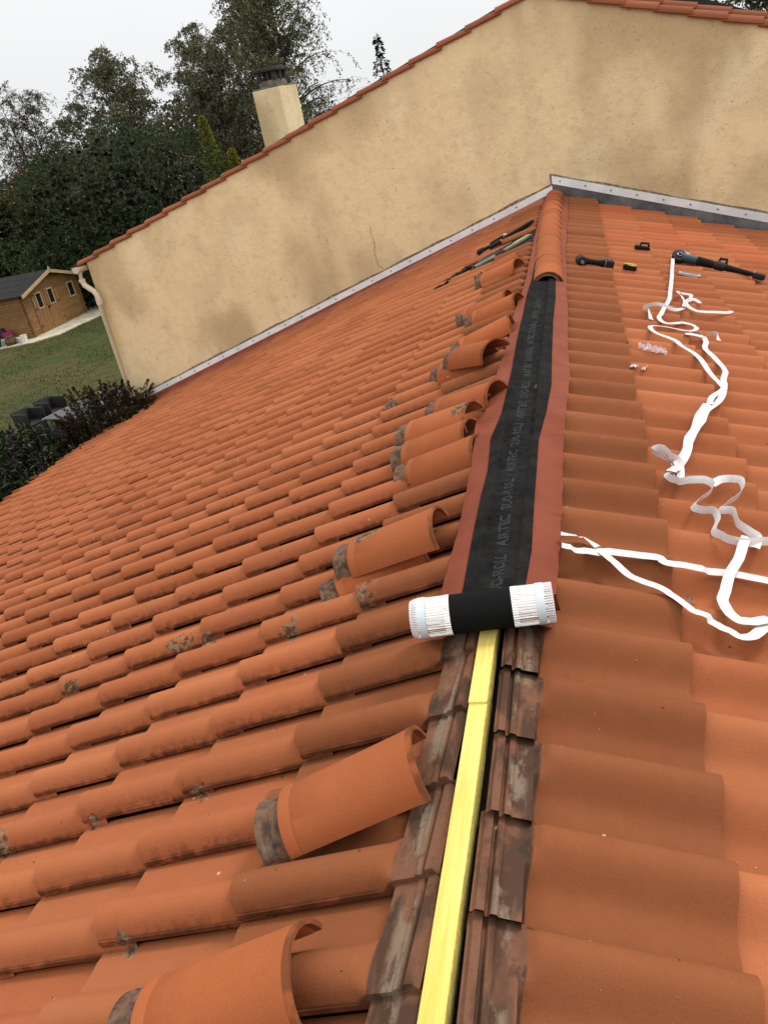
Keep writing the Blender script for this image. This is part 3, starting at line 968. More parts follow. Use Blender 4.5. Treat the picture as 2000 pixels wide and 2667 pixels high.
# cracks in the render
def crack(pts, w):
    b = B(); P_ = []
    rg = random.Random(len(pts))
    for (x0, z0), (x1, z1) in zip(pts, pts[1:]):
        for t in (0, .25, .5, .75):
            P_.append(wp(x0 + (x1 - x0) * t + rg.uniform(-.008, .008), z0 + (z1 - z0) * t + rg.uniform(-.006, .006), .0005))
    b.tube(P_, [w * rg.uniform(.4, 1.1) for _ in P_], 5)
    bp(b.out("crack", M_CRACK))
M_CRACK = simple("crack_shadow", (.16, .10, .05), .95)
crack([(-2.23, .03), (-2.23, -.04), (-2.22, -.14), (-2.23, -.25), (-2.235, -.37), (-2.22, -.45), (-2.15, -.51)], .0036)
# gutter end and downpipe at the left corner
b = B()
gp = lambda x, z, o: wp(x, z, o)
n = 12
for i in range(n):
    a0 = PI + PI * i / n; a1 = PI + PI * (i + 1) / n
for (za, zb) in ((0, 0),):
    cxy = Vector((XC - .10, wall_y(XC - .10), .115))
    V, F = [], []
    R_ = .068
    for k, off_ in enumerate((.16, -9.0)):
        for i in range(n + 1):
            a = PI + PI * i / n
            V.append(cxy + WN * off_ + WT * (R_ * math.cos(a)) + Vector((0, 0, R_ * math.sin(a) * 1.15)))
        for i in range(n + 1):
            a = PI + PI * i / n
            V.append(cxy + WN * off_ + WT * ((R_ - .006) * math.cos(a)) + Vector((0, 0, (R_ - .006) * math.sin(a) * 1.15)))
    q = n + 1
    for i in range(n):
        F.append((i, i + 1, 2 * q + i + 1, 2 * q + i)); F.append((q + i, 3 * q + i, 3 * q + i + 1, q + i + 1))
    F.append(tuple(range(q)))
gut = bp(obj("gutter", autosmooth(mesh("gutter", V, F), 40), M_CREAM))
b = B()
b.tube([cxy + WN * .10 + Vector((0, 0, -.06)), cxy + WN * .10 + Vector((0, 0, -.20)), cxy + WN * .10 + WT * .02 + Vector((0, 0, -.26)),
        cxy + WN * .085 + WT * .13 + Vector((0, 0, -.36)), cxy + WN * .085 + WT * .165 + Vector((0, 0, -.42)), cxy + WN * .085 + WT * .17 + Vector((0, 0, -.55)),
        cxy + WN * .085 + WT * .17 + Vector((0, 0, -4.8))], .040, 14)
b.tube([cxy + WN * .10 + Vector((0, 0, -.17)), cxy + WN * .10 + Vector((0, 0, -.21))], .046, 14)
b.tube([cxy + WN * .085 + WT * .17 + Vector((0, 0, -.47)), cxy + WN * .085 + WT * .17 + Vector((0, 0, -.56))], .046, 14)
bp(b.out("downpipe", M_CREAM))
# chimney
ch = Vector((-4.48, 14.07, 0))
cw, cd = .475, .60
c0 = ch + WT * (cw / 2) - WN * (cd / 2)
Rz = Matrix((WT, -WN, Vector((0, 0, 1)))).transposed()
M_CHIM = M_PLASTER
b = B(); b.box(c0 + Vector((0, 0, 1.0)), (cw, cd, 1.84), Rz, .006)
chim = bp(b.out("chimney", M_CHIM, None, False))
def cp(o): o.parent = chim; return o
M_CONC = simple("old_concrete", (.16, .145, .12), .95, var=.35, scale=6, bump=.4)
M_CAP = simple("dark_cap_concrete", (.045, .040, .035), .95, var=.4, scale=8, bump=.4)
b = B(); b.box(c0 + Vector((0, 0, 1.93)), (cw * .97, cd * .97, .035), Rz, .01); b.box(c0 + Vector((0, 0, 1.975)), (cw * .62, cd * .66, .12), Rz, .015)
cp(b.out("cap_base", M_CONC))
for sx in (-1, 1):
    for sy in (-1, 0, 1):
        b = B(); b.box(c0 + WT * (sx * cw * .27) - WN * (sy * cd * .28) + Vector((0, 0, 2.085)), (.048, .065, .14), Rz, .008)
        cp(b.out("cap_post", M_CAP))
b = B()
b.box(c0 + Vector((0, 0, 2.18)), (cw * .80, cd * .84, .045), Rz @ Matrix.Rotation(.03, 3, 'Y'), .012)
b.box(c0 + Vector((0, 0, 2.205)), (cw * .55, cd * .7, .03), Rz, .01)
cp(b.out("cap_slab", M_CAP))

# ================================================================== SETTING: ground, lawn
m = MT("lawn_soil", .95, .15)
P = m.pos()
c = m.mix(m.rng(m.noise(.35, P, 4), .38, .62), (.046, .062, .016), (.082, .070, .024))
c = m.mix(m.rng(m.noise(2.2, P, 4, .65), .45, .7, 0, .8), c, (.024, .034, .010))
c = m.mix(m.rng(m.noise(9, P, 3, .65), .55, .75, 0, .5), c, (.11, .085, .035))
m.color(c); m.bump(m.noise(14, P, 5, .7), .8, .05)
M_LAWN = m.m
b = B(); b.poly([(-160, -60, -5.0), (120, -60, -5.0), (120, 260, -5.0), (-160, 260, -5.0)])
o = b.out("ground", M_LAWN, None, False); o['kind'] = 'structure'

def leaf_material(name, a, b_, rough=.75, trans=.15, tips=None):
    m = MT(name, max(rough, .7), .06)
    r = m.attr('rnd')
    c = m.mix(r, a, b_)
    if tips: c = m.mix(m.math('GREATER_THAN', r, .90), c, tips)
    m.color(c)
    return m.m
def cards(P, D, N, L, W, bend=.25):
    """leaf cards: base P, direction D, normal N, length L, width W -> two-quad leaves"""
    n = len(P); D = D / np.linalg.norm(D, axis=1)[:, None]
    S = np.cross(D, N); S /= np.maximum(np.linalg.norm(S, axis=1)[:, None], 1e-6)
    U = np.cross(S, D)
    L = np.asarray(L).reshape(-1, 1) * np.ones((n, 1)); W = np.asarray(W).reshape(-1, 1) * np.ones((n, 1))
    a = P; m1 = P + D * L * .5 + S * W * .5 + U * L * .05; m2 = P + D * L * .5 - S * W * .5 + U * L * .05; t = P + D * L - U * L * bend
    V = np.stack([a, m1, t, m2], 1).reshape(-1, 3)
    F = np.arange(4 * n).reshape(n, 4)
    return V, F
def foliage(name, VF, mat, parent, rs):
    V = np.vstack([v for v, f in VF]); o_ = 0; Fs = []
    for v, f in VF: Fs.append(f + o_); o_ += len(v)
    F = np.vstack(Fs)
    r = np.repeat(rs.rand(len(V) // 4), 4)
    o = obj(name, mesh(name, V, F, attr={'rnd': r}), mat)
    if parent is not None:
        o.parent = parent; o.matrix_parent_inverse = Matrix.Translation(-parent.location)
    return o
def rdir(rs, n):
    v = rs.randn(n, 3); return v / np.linalg.norm(v, axis=1)[:, None]

M_BARK = simple("birch_bark", (.20, .18, .15), .9, var=.5, scale=5)
M_BARKD = simple("dark_bark", (.035, .028, .02), .9, var=.4, scale=5)
M_LBIRCH = leaf_material("birch_leaf", (.060, .066, .038), (.175, .176, .100), tips=(.24, .19, .09))  # distance haze put into a paler, greyer leaf colour
M_LSPARSE = leaf_material("thin_birch_leaf", (.05, .045, .032), (.13, .11, .075), tips=(.18, .13, .08))
M_LSHRUB = leaf_material("shrub_leaf", (.022, .038, .017), (.075, .108, .046), .5, tips=(.16, .19, .10))
M_LYEL = leaf_material("golden_conifer", (.11, .115, .022), (.30, .28, .06), tips=(.45, .42, .12))
M_LHEDGE = leaf_material("hedge_leaf", (.016, .030, .009), (.055, .085, .024), tips=(.10, .12, .03))
M_LBROWN = leaf_material("autumn_shrub_leaf", (.022, .022, .009), (.085, .075, .024), tips=(.17, .13, .04))
M_LSPRUCE = leaf_material("spruce_needles", (.006, .010, .008), (.018, .026, .018))
M_LBUD = leaf_material("buddleia_leaf", (.008, .013, .006), (.040, .055, .028), .5, tips=(.11, .125, .085))
M_LBUDB = leaf_material("buddleia_brown_leaf", (.012, .012, .006), (.045, .040, .020), .6, tips=(.12, .11, .07))

def tree_limbs(rs, base, H, spread, nl, trunk_r, lean=(0, 0), stems=1, low=.15):
    """trunk and limbs as polylines"""
    lines = []; tips = []
    for s_ in range(stems):
        off_ = np.array([rs.uniform(-.6, .6), rs.uniform(-.6, .6), 0]) * (stems > 1)
        ln = np.array([lean[0] + rs.uniform(-.12, .12) * (stems > 1), lean[1] + rs.uniform(-.12, .12) * (stems > 1), 1.0])
        hh = H * rs.uniform(.78, 1.0) if s_ else H
        tp = [base + off_ + ln * hh * t + np.array([.12 * math.sin(t * 5 + s_), .12 * math.cos(t * 4), 0]) * t for t in np.linspace(0, .97, 12)]
        tr = [trunk_r * (1 - .93 * t) for t in np.linspace(0, 1, 12)]
        lines.append((tp, tr))
        tips.append(tp)
        for k in range(nl):
            t = low + (1 - low) * (k + rs.rand()) / nl * .97
            i0 = min(10, int(t * 11)); p = tp[i0] * (1 - (t * 11 - i0)) + tp[i0 + 1] * (t * 11 - i0) if i0 < 11 else tp[-1]
            az = rs.uniform(0, 2 * PI); prof = math.sin(min(1, (1 - t) * 1.6 + .12) * PI / 2)
            Lb = spread * prof * rs.uniform(.6, 1.1)
            el = rs.uniform(.35, 1.0)
            d = np.array([math.cos(az) * math.cos(el), math.sin(az) * math.cos(el), math.sin(el)])
            pts = [p]
            for q in range(6):
                d = d + np.array([rs.uniform(-.15, .15), rs.uniform(-.15, .15), -.16 * (q / 3)])
                d = d / np.linalg.norm(d); pts.append(pts[-1] + d * Lb / 6 * 1.25)
            r0 = trunk_r * (1 - .9 * t) * .45 + .008
            lines.append((pts, [r0 * (1 - .85 * j / 6) for j in range(7)]))
            tips.append(pts)
    return lines, tips
def tree(name, label, cat, base, H, spread, nl, nleaf, leaf, mat, bark, seed, droop=1.0, trunk_r=.14, lean=(0, 0), stems=1, group=None, twig=.9, low=.15, clump=1.0, wisps=60):
    rs = np.random.RandomState(seed); base = np.array(base, float)
    root = empty(name, tuple(base), label=label, cat=cat, group=group)
    lines, tips = tree_limbs(rs, base, H, spread, nl, trunk_r, lean, stems, low)
    b = B()
    for pts, rad in lines: b.tube(pts, rad, 5, cap=False)
    # twigs hang from the limbs
    segs = []
    for pts in tips:
        P_ = np.array(pts)
        k = max(1, int(nleaf / len(tips) / 26))
        for _ in range(k):
            t = rs.uniform(.25, .999) * (len(P_) - 1); i0 = int(t)
            p = P_[i0] * (1 - (t - i0)) + P_[min(i0 + 1, len(P_) - 1)] * (t - i0)
            az = rs.uniform(0, 2 * PI)
            d = np.array([math.cos(az), math.sin(az), rs.uniform(-.2, .7)]); L_ = twig * rs.uniform(.5, 1.3)
            tw = [p]
            for q in range(4):
                d = d + np.array([0, 0, -.45 * droop]); dn = d / np.linalg.norm(d)
                tw.append(tw[-1] + dn * L_ / 4)
            segs.append(tw)
    wn_ = min(len(segs), wisps * 6)
    for tw in segs[:wn_]: b.tube(tw, .006, 3, cap=False)
    tr = b.out("trunk", bark, None, True, 80); tr.parent = root; tr.matrix_parent_inverse = Matrix.Translation(-Vector(base))
    S = np.array(segs)                       # m,5,3
    m_ = len(S); per = max(4, int(nleaf / m_))
    ii = np.repeat(np.arange(m_), per); t = rs.rand(m_ * per) * 3.999
    i0 = t.astype(int); fr = (t - i0)[:, None]
    P_ = S[ii, i0] * (1 - fr) + S[ii, i0 + 1] * fr + rs.randn(len(ii), 3) * .07 * clump
    D = rdir(rs, len(ii)) * .7 + np.array([0, 0, -.7 * droop]); N = rdir(rs, len(ii))
    foliage("crown", [cards(P_, D, N, leaf * rs.uniform(.6, 1.4, len(ii)), leaf * .7 * rs.uniform(.6, 1.3, len(ii)))], mat, root, rs)
    return root
BG = "birches standing beyond the garden"
tree("birch_tree", "thin, nearly bare birch at the far left with sky showing through", "tree", (-36.1, 58.6, -5), 13.6, 4.0, 34, 15000, .11, M_LSPARSE, M_BARKD, 1, 1.0, .12, (.03, 0), 3, BG, 1.3, wisps=140)
tree("birch_tree", "thin bare twigged birch partly behind the nearly bare one at the far left", "tree", (-41.5, 65.7, -5), 12.0, 4.2, 28, 10000, .12, M_LSPARSE, M_BARKD, 21, 1.0, .11, (-.02, 0), 3, BG, 1.3, wisps=140)
tree("birch_tree", "full leafed birch with a rounded top, between the thin birch and the forked one", "tree", (-28.3, 58.0, -5), 14.3, 4.0, 40, 35000, .145, M_LBIRCH, M_BARK, 2, 1.0, .16, (.02, 0), 4, BG, 1.2)
tree("birch_tree", "low birch leaning left, beside the thin birch", "tree", (-31.8, 58.7, -5), 11.0, 3.6, 28, 20000, .145, M_LBIRCH, M_BARKD, 3, 1.0, .14, (-.02, 0), 3, BG, 1.2)
tree("birch_tree", "sparse reddish birch with pale bare twigs behind the others, left of the chimney", "tree", (-28.6, 69.4, -5), 15.2, 3.6, 30, 14000, .13, M_LSPARSE, M_BARK, 4, 1.0, .12, (0, 0), 3, BG, 1.3, wisps=140)
tree("birch_tree", "tall full birch left of the chimney, its crown stepping up to the right", "tree", (-23.6, 60.5, -5), 14.9, 3.4, 38, 34000, .145, M_LBIRCH, M_BARK, 5, 1.0, .16, (.03, 0), 3, BG, 1.2)
tree("birch_tree", "birch directly behind the chimney, reaching the top edge", "tree", (-20.4, 59.9, -5), 16.4, 3.2, 36, 31000, .145, M_LBIRCH, M_BARKD, 6, 1.0, .16, (.02, 0), 2, BG, 1.2)
tree("birch_tree", "tallest dark weeping birch, its drooping branches right of the chimney", "tree", (-15.6, 54.5, -5), 17.6, 3.3, 48, 37000, .125, M_LBIRCH, M_BARKD, 7, 1.25, .20, (.01, 0), 2, BG, 1.8)

# ---- blobby shrubs
def shrub(name, label, cat, c, r, n, leaf, mat, seed, group=None, inner=(.010, .012, .006), base_z=-5.0, tuft=0, lumps=9, up=.3, wide=.6):
    rs = np.random.RandomState(seed); c = np.array(c, float); r = np.array(r, float)
    root = empty(name, (c[0], c[1], base_z), label=label, cat=cat, group=group)
    # lumpy surface: points near the shell of an irregular ellipsoid
    cen = rs.uniform(-.55, .55, (lumps, 3)); cen[:, 2] = rs.uniform(-.4, .6, lumps); rad = rs.uniform(.42, .62, lumps)
    cen = np.vstack([[0, 0, 0], cen]); rad = np.r_[.8, rad]
    k = rs.randint(0, len(rad), n); d = rdir(rs, n)
    sh = rs.uniform(.80, 1.03, n) if not tuft else rs.uniform(.90, 1.0, n)
    L_ = cen[k] + d * (rad[k] * sh)[:, None]
    keep = np.ones(n, bool)
    for j in range(len(rad)):
        dist = np.linalg.norm(L_ - cen[j], axis=1); keep &= ~((dist < rad[j] * .74))
    L_ = L_[keep]; d = d[keep]
    P_ = c + L_ * r
    n2 = len(P_)
    if tuft:
        rep = tuft
        P_ = np.repeat(P_, rep, 0); dd = np.repeat(d, rep, 0) + rs.randn(n2 * rep, 3) * .55 + np.array([0, 0, up])
        P_ = P_ + rs.randn(n2 * rep, 3) * leaf * .25
    else:
        dd = d + rs.randn(n2, 3) * .8 + np.array([0, 0, up])
    N = rdir(rs, len(P_))
    foliage("leaves", [cards(P_, dd, N, leaf * rs.uniform(.6, 1.3, len(P_)), leaf * wide * rs.uniform(.6, 1.2, len(P_)))], mat, root, rs)
    # woody inside: stems radiating from the base, and a leafy core with the interior shade put into its dark colour
    b = B()
    for q in range(14):
        j = rs.randint(0, len(rad)); e = c + cen[j] * r + rdir(rs, 1)[0] * rad[j] * r * .6
        s_ = np.array([c[0] + rs.uniform(-.2, .2), c[1] + rs.uniform(-.2, .2), base_z])
        b.tube([s_, s_ * .5 + e * .5 + rs.randn(3) * .1, e], [.05, .03, .01], 5, cap=False)
    st = b.out("stems", M_BARKD, None, True, 80); st.parent = root; st.matrix_parent_inverse = Matrix.Translation((-c[0], -c[1], -base_z))
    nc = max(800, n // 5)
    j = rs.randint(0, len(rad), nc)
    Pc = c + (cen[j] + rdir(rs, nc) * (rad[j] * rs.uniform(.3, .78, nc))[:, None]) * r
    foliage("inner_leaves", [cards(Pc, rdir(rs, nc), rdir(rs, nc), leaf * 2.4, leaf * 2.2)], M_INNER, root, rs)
    return root
M_INNER = leaf_material("shaded_inner_leaf", (.010, .012, .007), (.024, .028, .014))
SG = None
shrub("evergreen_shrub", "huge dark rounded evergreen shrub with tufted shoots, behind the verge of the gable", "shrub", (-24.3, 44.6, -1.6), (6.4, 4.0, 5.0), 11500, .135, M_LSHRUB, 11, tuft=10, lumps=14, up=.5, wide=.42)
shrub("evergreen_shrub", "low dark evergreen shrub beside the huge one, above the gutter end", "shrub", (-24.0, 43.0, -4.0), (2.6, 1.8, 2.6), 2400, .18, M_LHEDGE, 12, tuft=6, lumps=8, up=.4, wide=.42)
shrub("autumn_shrub", "brownish green shrub at the left edge, above the shed roof", "shrub", (-36.5, 51.0, -1.4), (4.6, 2.6, 3.4), 20000, .13, M_LBROWN, 13)
shrub("autumn_shrub", "dull olive shrub between the shed roof and the huge evergreen shrub", "shrub", (-31.0, 50.0, -2.0), (3.0, 2.4, 3.4), 17000, .13, M_LBROWN, 14)
shrub("hedge_shrub", "green hedge bush directly behind the shed roof", "hedge", (-33.0, 47.2, -3.2), (6.0, 2.0, 2.6), 16000, .15, M_LHEDGE, 15)
shrub("hedge_shrub", "dark hedge bush behind the right end of the shed, beside the downpipe", "hedge", (-26.2, 45.5, -3.6), (3.0, 2.0, 2.2), 9000, .14, M_LHEDGE, 16)
# far wood closing the view under the birches
def wood():
    rs = np.random.RandomState(31); n = 60000
    x = rs.uniform(-85, 2, n); z = -5 + rs.rand(n) ** 1.0 * 1
    top = 6.4 + 1.0 * np.sin(x * .35) + .8 * np.sin(x * .9 + 1)
    top = np.where(x < -44, top + 1.2, top + 3.5)
    top = np.where(x > -29, 6.0, top)
    P_ = np.c_[x, rs.uniform(78, 86, n), -5 + rs.rand(n) * (top)]
    V = cards(P_, rdir(rs, n), rdir(rs, n), .42 * rs.uniform(.5, 1.3, n), .36)
    o = foliage("far_wood", [V], M_LBROWN2, None, rs); o['kind'] = 'stuff'
    sset(o, "dark mass of woodland closing the view behind the birches", "wood")
M_LBROWN2 = leaf_material("far_wood_leaf", (.035, .038, .022), (.085, .082, .050))
wood()
# yellow conifer with two leaders
def conifer(name, label, base, leaders, mat, seed, n, leaf, bark=M_BARKD, droop=.0, group=None, sparse=False):
    rs = np.random.RandomState(seed); base = np.array(base, float)
    root = empty(name, tuple(base), label=label, cat="conifer", group=group)
    b = B(); VF = []
    for (ox, oz0, H, R) in leaders:
        bb = base + np.array([ox, 0, oz0])
        b.tube([bb, bb + np.array([0, 0, H])], [.05 + H * .006, .008], 6)
        k = int(n)
        t = rs.rand(k) ** .8
        if sparse:
            lv = np.floor(t * 26) / 26; t = np.clip(lv + rs.randn(k) * .010, 0, 1)
            azs = rs.uniform(0, 2 * PI, (27, 3)); bl = rs.uniform(.45, 1.15, (27, 3)); li = np.round(lv * 26).astype(int); bi = rs.randint(0, 3, k); az = azs[li, bi] + rs.randn(k) * .16
        else: az = rs.uniform(0, 2 * PI, k)
        rr = R * (1 - t) ** .85 * rs.rand(k) ** .6 + .03
        if sparse: rr = rr * bl[li, bi]
        P_ = bb + np.c_[np.cos(az) * rr, np.sin(az) * rr, t * H - (rr * .25 if sparse else -rr * .3)]
        D = np.c_[np.cos(az), np.sin(az), np.full(k, -.3 if sparse else .9)] + rs.randn(k, 3) * .35
        VF.append(cards(P_, D, rdir(rs, k), leaf * rs.uniform(.6, 1.4, k), leaf * .4))
        if sparse:
            for lvq in range(26):
                for a, b_l in zip(azs[lvq], bl[lvq]):
                    tt = lvq / 26; r1 = R * (1 - tt) ** .85 * b_l
                    p0 = bb + np.array([0, 0, tt * H]); b.tube([p0, p0 + np.array([math.cos(a) * r1, math.sin(a) * r1, -r1 * .25])], [.02, .006], 3, cap=False)
    tr = b.out("trunk", bark, None, True, 80); tr.parent = root; tr.matrix_parent_inverse = Matrix.Translation(-Vector(base))
    foliage("needles", VF, mat, root, rs)
conifer("golden_conifer", "small yellow green conifer with a second leader, between the big shrub and the chimney", (-19.2, 48.2, -5), [(-.05, 4.6, 3.4, .62), (1.15, 4.6, 1.5, .26), (.4, 3.4, 2.4, .9)], M_LYEL, 41, 2000, .20)
conifer("spruce_tree", "lone ragged spruce top rising behind the gable right of the weeping birch", (-11.0, 58.9, -5), [(0, 0, 10.9, 2.7)], M_LSPRUCE, 42, 2600, .20, sparse=True)
tree("broadleaf_tree", "dark tree top in the upper right corner behind the slate roof", "tree", (6.2, 31.5, -5), 9.6, 2.3, 30, 16000, .12, M_LBIRCH, M_BARKD, 43, .4, .15, (0, 0), 1, None, .8)

# grass tufts on the lawn
rs = np.random.RandomState(5); n = 60000
P_ = np.c_[rs.uniform(-34, -7, n), rs.uniform(14, 42, n), np.full(n, -5.01)]
D = rdir(rs, n) * .45 + np.array([0, 0, 1])
M_GRASS = leaf_material("grass_blade", (.046, .064, .017), (.085, .082, .028), .7, tips=(.11, .10, .045))
cl = np.sin(P_[:, 0] * 1.3) + np.sin(P_[:, 1] * 1.7 + P_[:, 0]) + rs.randn(n) * .8
P_ = P_[cl > -.2]; D = D[cl > -.2]; n = len(P_)
o = foliage("grass", [cards(P_, D, rdir(rs, n), .060 * rs.uniform(.5, 1.4, n), .03)], M_GRASS, None, rs); o['kind'] = 'stuff'
sset(o, "short patchy lawn grass", "grass")

# ================================================================== SHED
M_PINE = None
def wood_mat(name, a, b_, vec=(1, 1, 9)):
    m = MT(name, .75, .25); P = m.objc()
    g = m.noise(3.0, m.vmath('MULTIPLY', m.pos(), vec), 4, .6, .5)
    c = m.mix(m.rng(g, .3, .7), a, b_)
    c = m.mix(m.math('MULTIPLY', m.rand(), .5), c, tuple(x * .7 for x in a))
    m.color(c); m.bump(g, .2, .004); return m.m
M_PINE = wood_mat("honey_pine", (.20, .10, .038), (.32, .175, .070))
M_PINEV = wood_mat("honey_pine_boards", (.22, .11, .042), (.34, .19, .078), (1, 9, 1))
M_PALE = wood_mat("pale_pine", (.46, .32, .17), (.58, .43, .25))
M_FELT = simple("dark_roof_felt", (.013, .012, .014), .9, var=.25, scale=3, bump=.2, bscale=20)
M_DGLASS = MT("dark_glass", .12, .6).color((.012, .014, .015)).m
SX, SY0, SY1, SZ = -25.22, 35.68, 40.58, -4.97
SD, EH, AH = 3.6, 2.0, 2.62
shed = empty("garden_shed", (SX - 1.8, 38.1, SZ), label="honey coloured log shed with double door and dark felt roof on the lawn", cat="shed")
def shp(o, par=None):
    p = par or shed; o.parent = p
    if par is None: o.matrix_parent_inverse = Matrix.Translation(-Vector((SX - 1.8, 38.1, SZ))); return o
def add(b, name, mat, par=None, smooth=False):
    return shp(b.out(name, mat, None, smooth), par)
NP = 15
for k in range(NP):              # front and side log planks
    z = SZ + EH * (k + .5) / NP; hh = EH / NP
    b = B(); b.box((SX, (SY0 + SY1) / 2, z), (.045, SY1 - SY0 - .1, hh - .006), bevel=.006); add(b, "plank", M_PINE)
    b = B(); b.box((SX - SD / 2, SY0, z), (SD - .06, .045, hh - .006), bevel=.006); add(b, "plank", M_PINE)
    for (yy, lx) in ((SY0 + .02, 0), (SY1 - .02, 0)):
        b = B(); b.box((SX + .075, yy, z + .02), (.13, .06, hh * .78), bevel=.008); b.box((SX - .01, yy + (-.09 if yy < 37 else .09), z - .03), (.06, .13, hh * .78), bevel=.008)
        add(b, "corner_log_end", M_PINE)
ym = (SY0 + SY1) / 2
for k in range(5):               # gable planks
    z0 = EH + (AH - EH) * k / 5; z1 = EH + (AH - EH) * (k + 1) / 5 - .006
    w0 = (SY1 - SY0 - .1) / 2 * (1 - k / 5); w1 = (SY1 - SY0 - .1) / 2 * (1 - (k + 1) / 5)
    b = B(); b.poly([(SX - .022, ym - w0, SZ + z0), (SX - .022, ym + w0, SZ + z0), (SX - .022, ym + w1, SZ + z1), (SX - .022, ym - w1, SZ + z1)], .045, (1, 0, 0))
    add(b, "plank", M_PINE)
b = B(); b.box((SX - SD, ym, SZ + EH / 2), (.045, SY1 - SY0, EH)); b.box((SX - SD / 2, SY1, SZ + EH / 2), (SD, .045, EH)); add(b, "rear_wall", M_PINE)
# roof
rsl = math.atan2(AH - EH, (SY1 - SY0) / 2); rl = math.hypot(AH - EH, (SY1 - SY0) / 2) + .30
shr = None
for sg in (-1, 1):
    ctr = Vector((SX - SD / 2 + .0, ym + sg * math.cos(rsl) * rl / 2, SZ + AH + .07 - math.sin(rsl) * rl / 2))
    b = B(); b.box(ctr, (SD + .7, rl, .045), Matrix.Rotation(-sg * rsl, 3, 'X')); add(b, "roof", M_FELT)
    for q in range(1, 4):
        b = B(); b.box(ctr + Vector((0, 0, .026)) + Matrix.Rotation(-sg * rsl, 3, 'X') @ Vector((0, (q / 4 - .5) * rl, 0)), (SD + .7, .03, .012), Matrix.Rotation(-sg * rsl, 3, 'X')); add(b, "felt_lap", M_FELT)
    b = B(); b.box(ctr + Vector((SD / 2 + .35 + .012, 0, -.045)), (.025, rl + .02, .15), Matrix.Rotation(-sg * rsl, 3, 'X')); add(b, "barge_board", M_PALE)
b = B(); b.poly([(SX + .372, ym - .10, SZ + AH + .10), (SX + .372, ym + .10, SZ + AH + .10), (SX + .372, ym, SZ + AH + .24)], .02, (1, 0, 0)); add(b, "finial", M_PALE)
# door leaves
for (t0, t1, wc) in ((.15, .37, .265), (.372, .60, .475)):
    y0, y1 = SY0 + (SY1 - SY0) * t0, SY0 + (SY1 - SY0) * t1
    b = B(); b.box((SX + .035, (y0 + y1) / 2, SZ + .97), (.03, y1 - y0 - .02, 1.90)); lf = add(b, "door", M_PINEV)
    nb = 7
    for k in range(nb):
        yy = y0 + .02 + (y1 - y0 - .04) * (k + .5) / nb
        b = B(); b.box((SX + .058, yy, SZ + .60), (.018, (y1 - y0 - .04) / nb - .008, 1.14), bevel=.004); add(b, "board", M_PINEV, lf)
        if k in (0, nb - 1) : 
            b = B(); b.box((SX + .058, yy, SZ + 1.55), (.018, (y1 - y0 - .04) / nb - .008, .72), bevel=.004); add(b, "board", M_PINEV, lf)
    yc = SY0 + (SY1 - SY0) * wc
    b = B(); b.box((SX + .062, yc, SZ + 1.50), (.02, .40, .66)); pn = add(b, "window", M_DGLASS, lf)
    for (dy, dz, sy_, sz_) in ((-.21, 0, .05, .74), (.21, 0, .05, .74), (0, .35, .37, .05), (0, -.35, .37, .05)):
        b = B(); b.box((SX + .078, yc + dy, SZ + 1.50 + dz), (.03, sy_, sz_)); add(b, "window_frame", M_PALE, lf)
    for zz in (.35, 1.15, 1.82):
        b = B(); yy = y0 + .02 if t0 < .2 else y1 - .02
        b.box((SX + .088, yy + (.09 if t0 < .2 else -.09), SZ + zz), (.012, .20, .035)); add(b, "hinge", M_BLACK2, lf)
b = B(); b.box((SX + .09, SY0 + (SY1 - SY0) * .385, SZ + 1.05), (.03, .05, .16)); b.box((SX + .12, SY0 + (SY1 - SY0) * .385 + .05, SZ + 1.08), (.02, .14, .03)); add(b, "handle", M_BLACK2)
yc = SY0 + (SY1 - SY0) * .865
b = B(); b.box((SX + .035, yc, SZ + 1.42), (.02, .44, .62)); wi = add(b, "window", M_DGLASS)
for (dy, dz, sy_, sz_) in ((-.25, 0, .07, .76), (.25, 0, .07, .76), (0, .345, .43, .07), (0, -.345, .43, .07)):
    b = B(); b.box((SX + .045, yc + dy, SZ + 1.42 + dz), (.04, sy_, sz_)); add(b, "window_frame", M_PALE, wi)

# pale slab in front of the shed
M_SLAB = simple("pale_gravel_slab", (.50, .46, .36), .9, var=.2, scale=2.5, bump=.4, bscale=12)
V = []
out_ = [(-24.6, 34.6), (-23.8, 35.6), (-23.7, 37.4), (-23.5, 39.2), (-23.5, 41.4), (-25.4, 42.4), (-29.5, 42.3), (-29.6, 34.6), (-27.0, 34.2)]
b = B(); b.poly([(x, y, -4.995) for x, y in out_], .05, (0, 0, 1)); o = b.out("terrace", M_SLAB, None, False); o['kind'] = 'structure'
def thing(b, name, mat, label, cat, smooth=True, group=None):
    o = b.out(name, mat, None, smooth); return sset(o, label, cat, group)
# stuff left by the shed side wall
M_WHITE = simple("white_plastic", (.72, .72, .68), .5, var=.1)
M_OLIVE = simple("olive_sack", (.12, .085, .035), .9, var=.3)
M_PINK = simple("pink_plastic", (.30, .02, .14), .45, var=.15)
M_DGREEN = simple("dark_green_sheet", (.012, .05, .04), .6, var=.3)
M_NAVY = simple("navy_plastic", (.012, .016, .035), .5, var=.3)
b = B(); b.box((-26.45, 35.20, -4.83), (2.4, .12, .26), Matrix.Rotation(-.12, 3, 'Z'), .02); thing(b, "low_wall", M_WHITE, "low white edging wall beside the shed's dark side wall", "wall")
b = B(); b.tube([(-25.20, 34.90, -4.95), (-25.20, 34.90, -4.62)], [.13, .16], 16); r_ = thing(b, "bucket", M_WHITE, "white bucket in front of the low white wall by the shed", "bucket")
b = B(); b.tube([(-25.20, 34.90, -4.61), (-25.20, 34.90, -4.60)], [.165, .165], 16); o = b.out("rim", M_CREAM, None); o.parent = r_
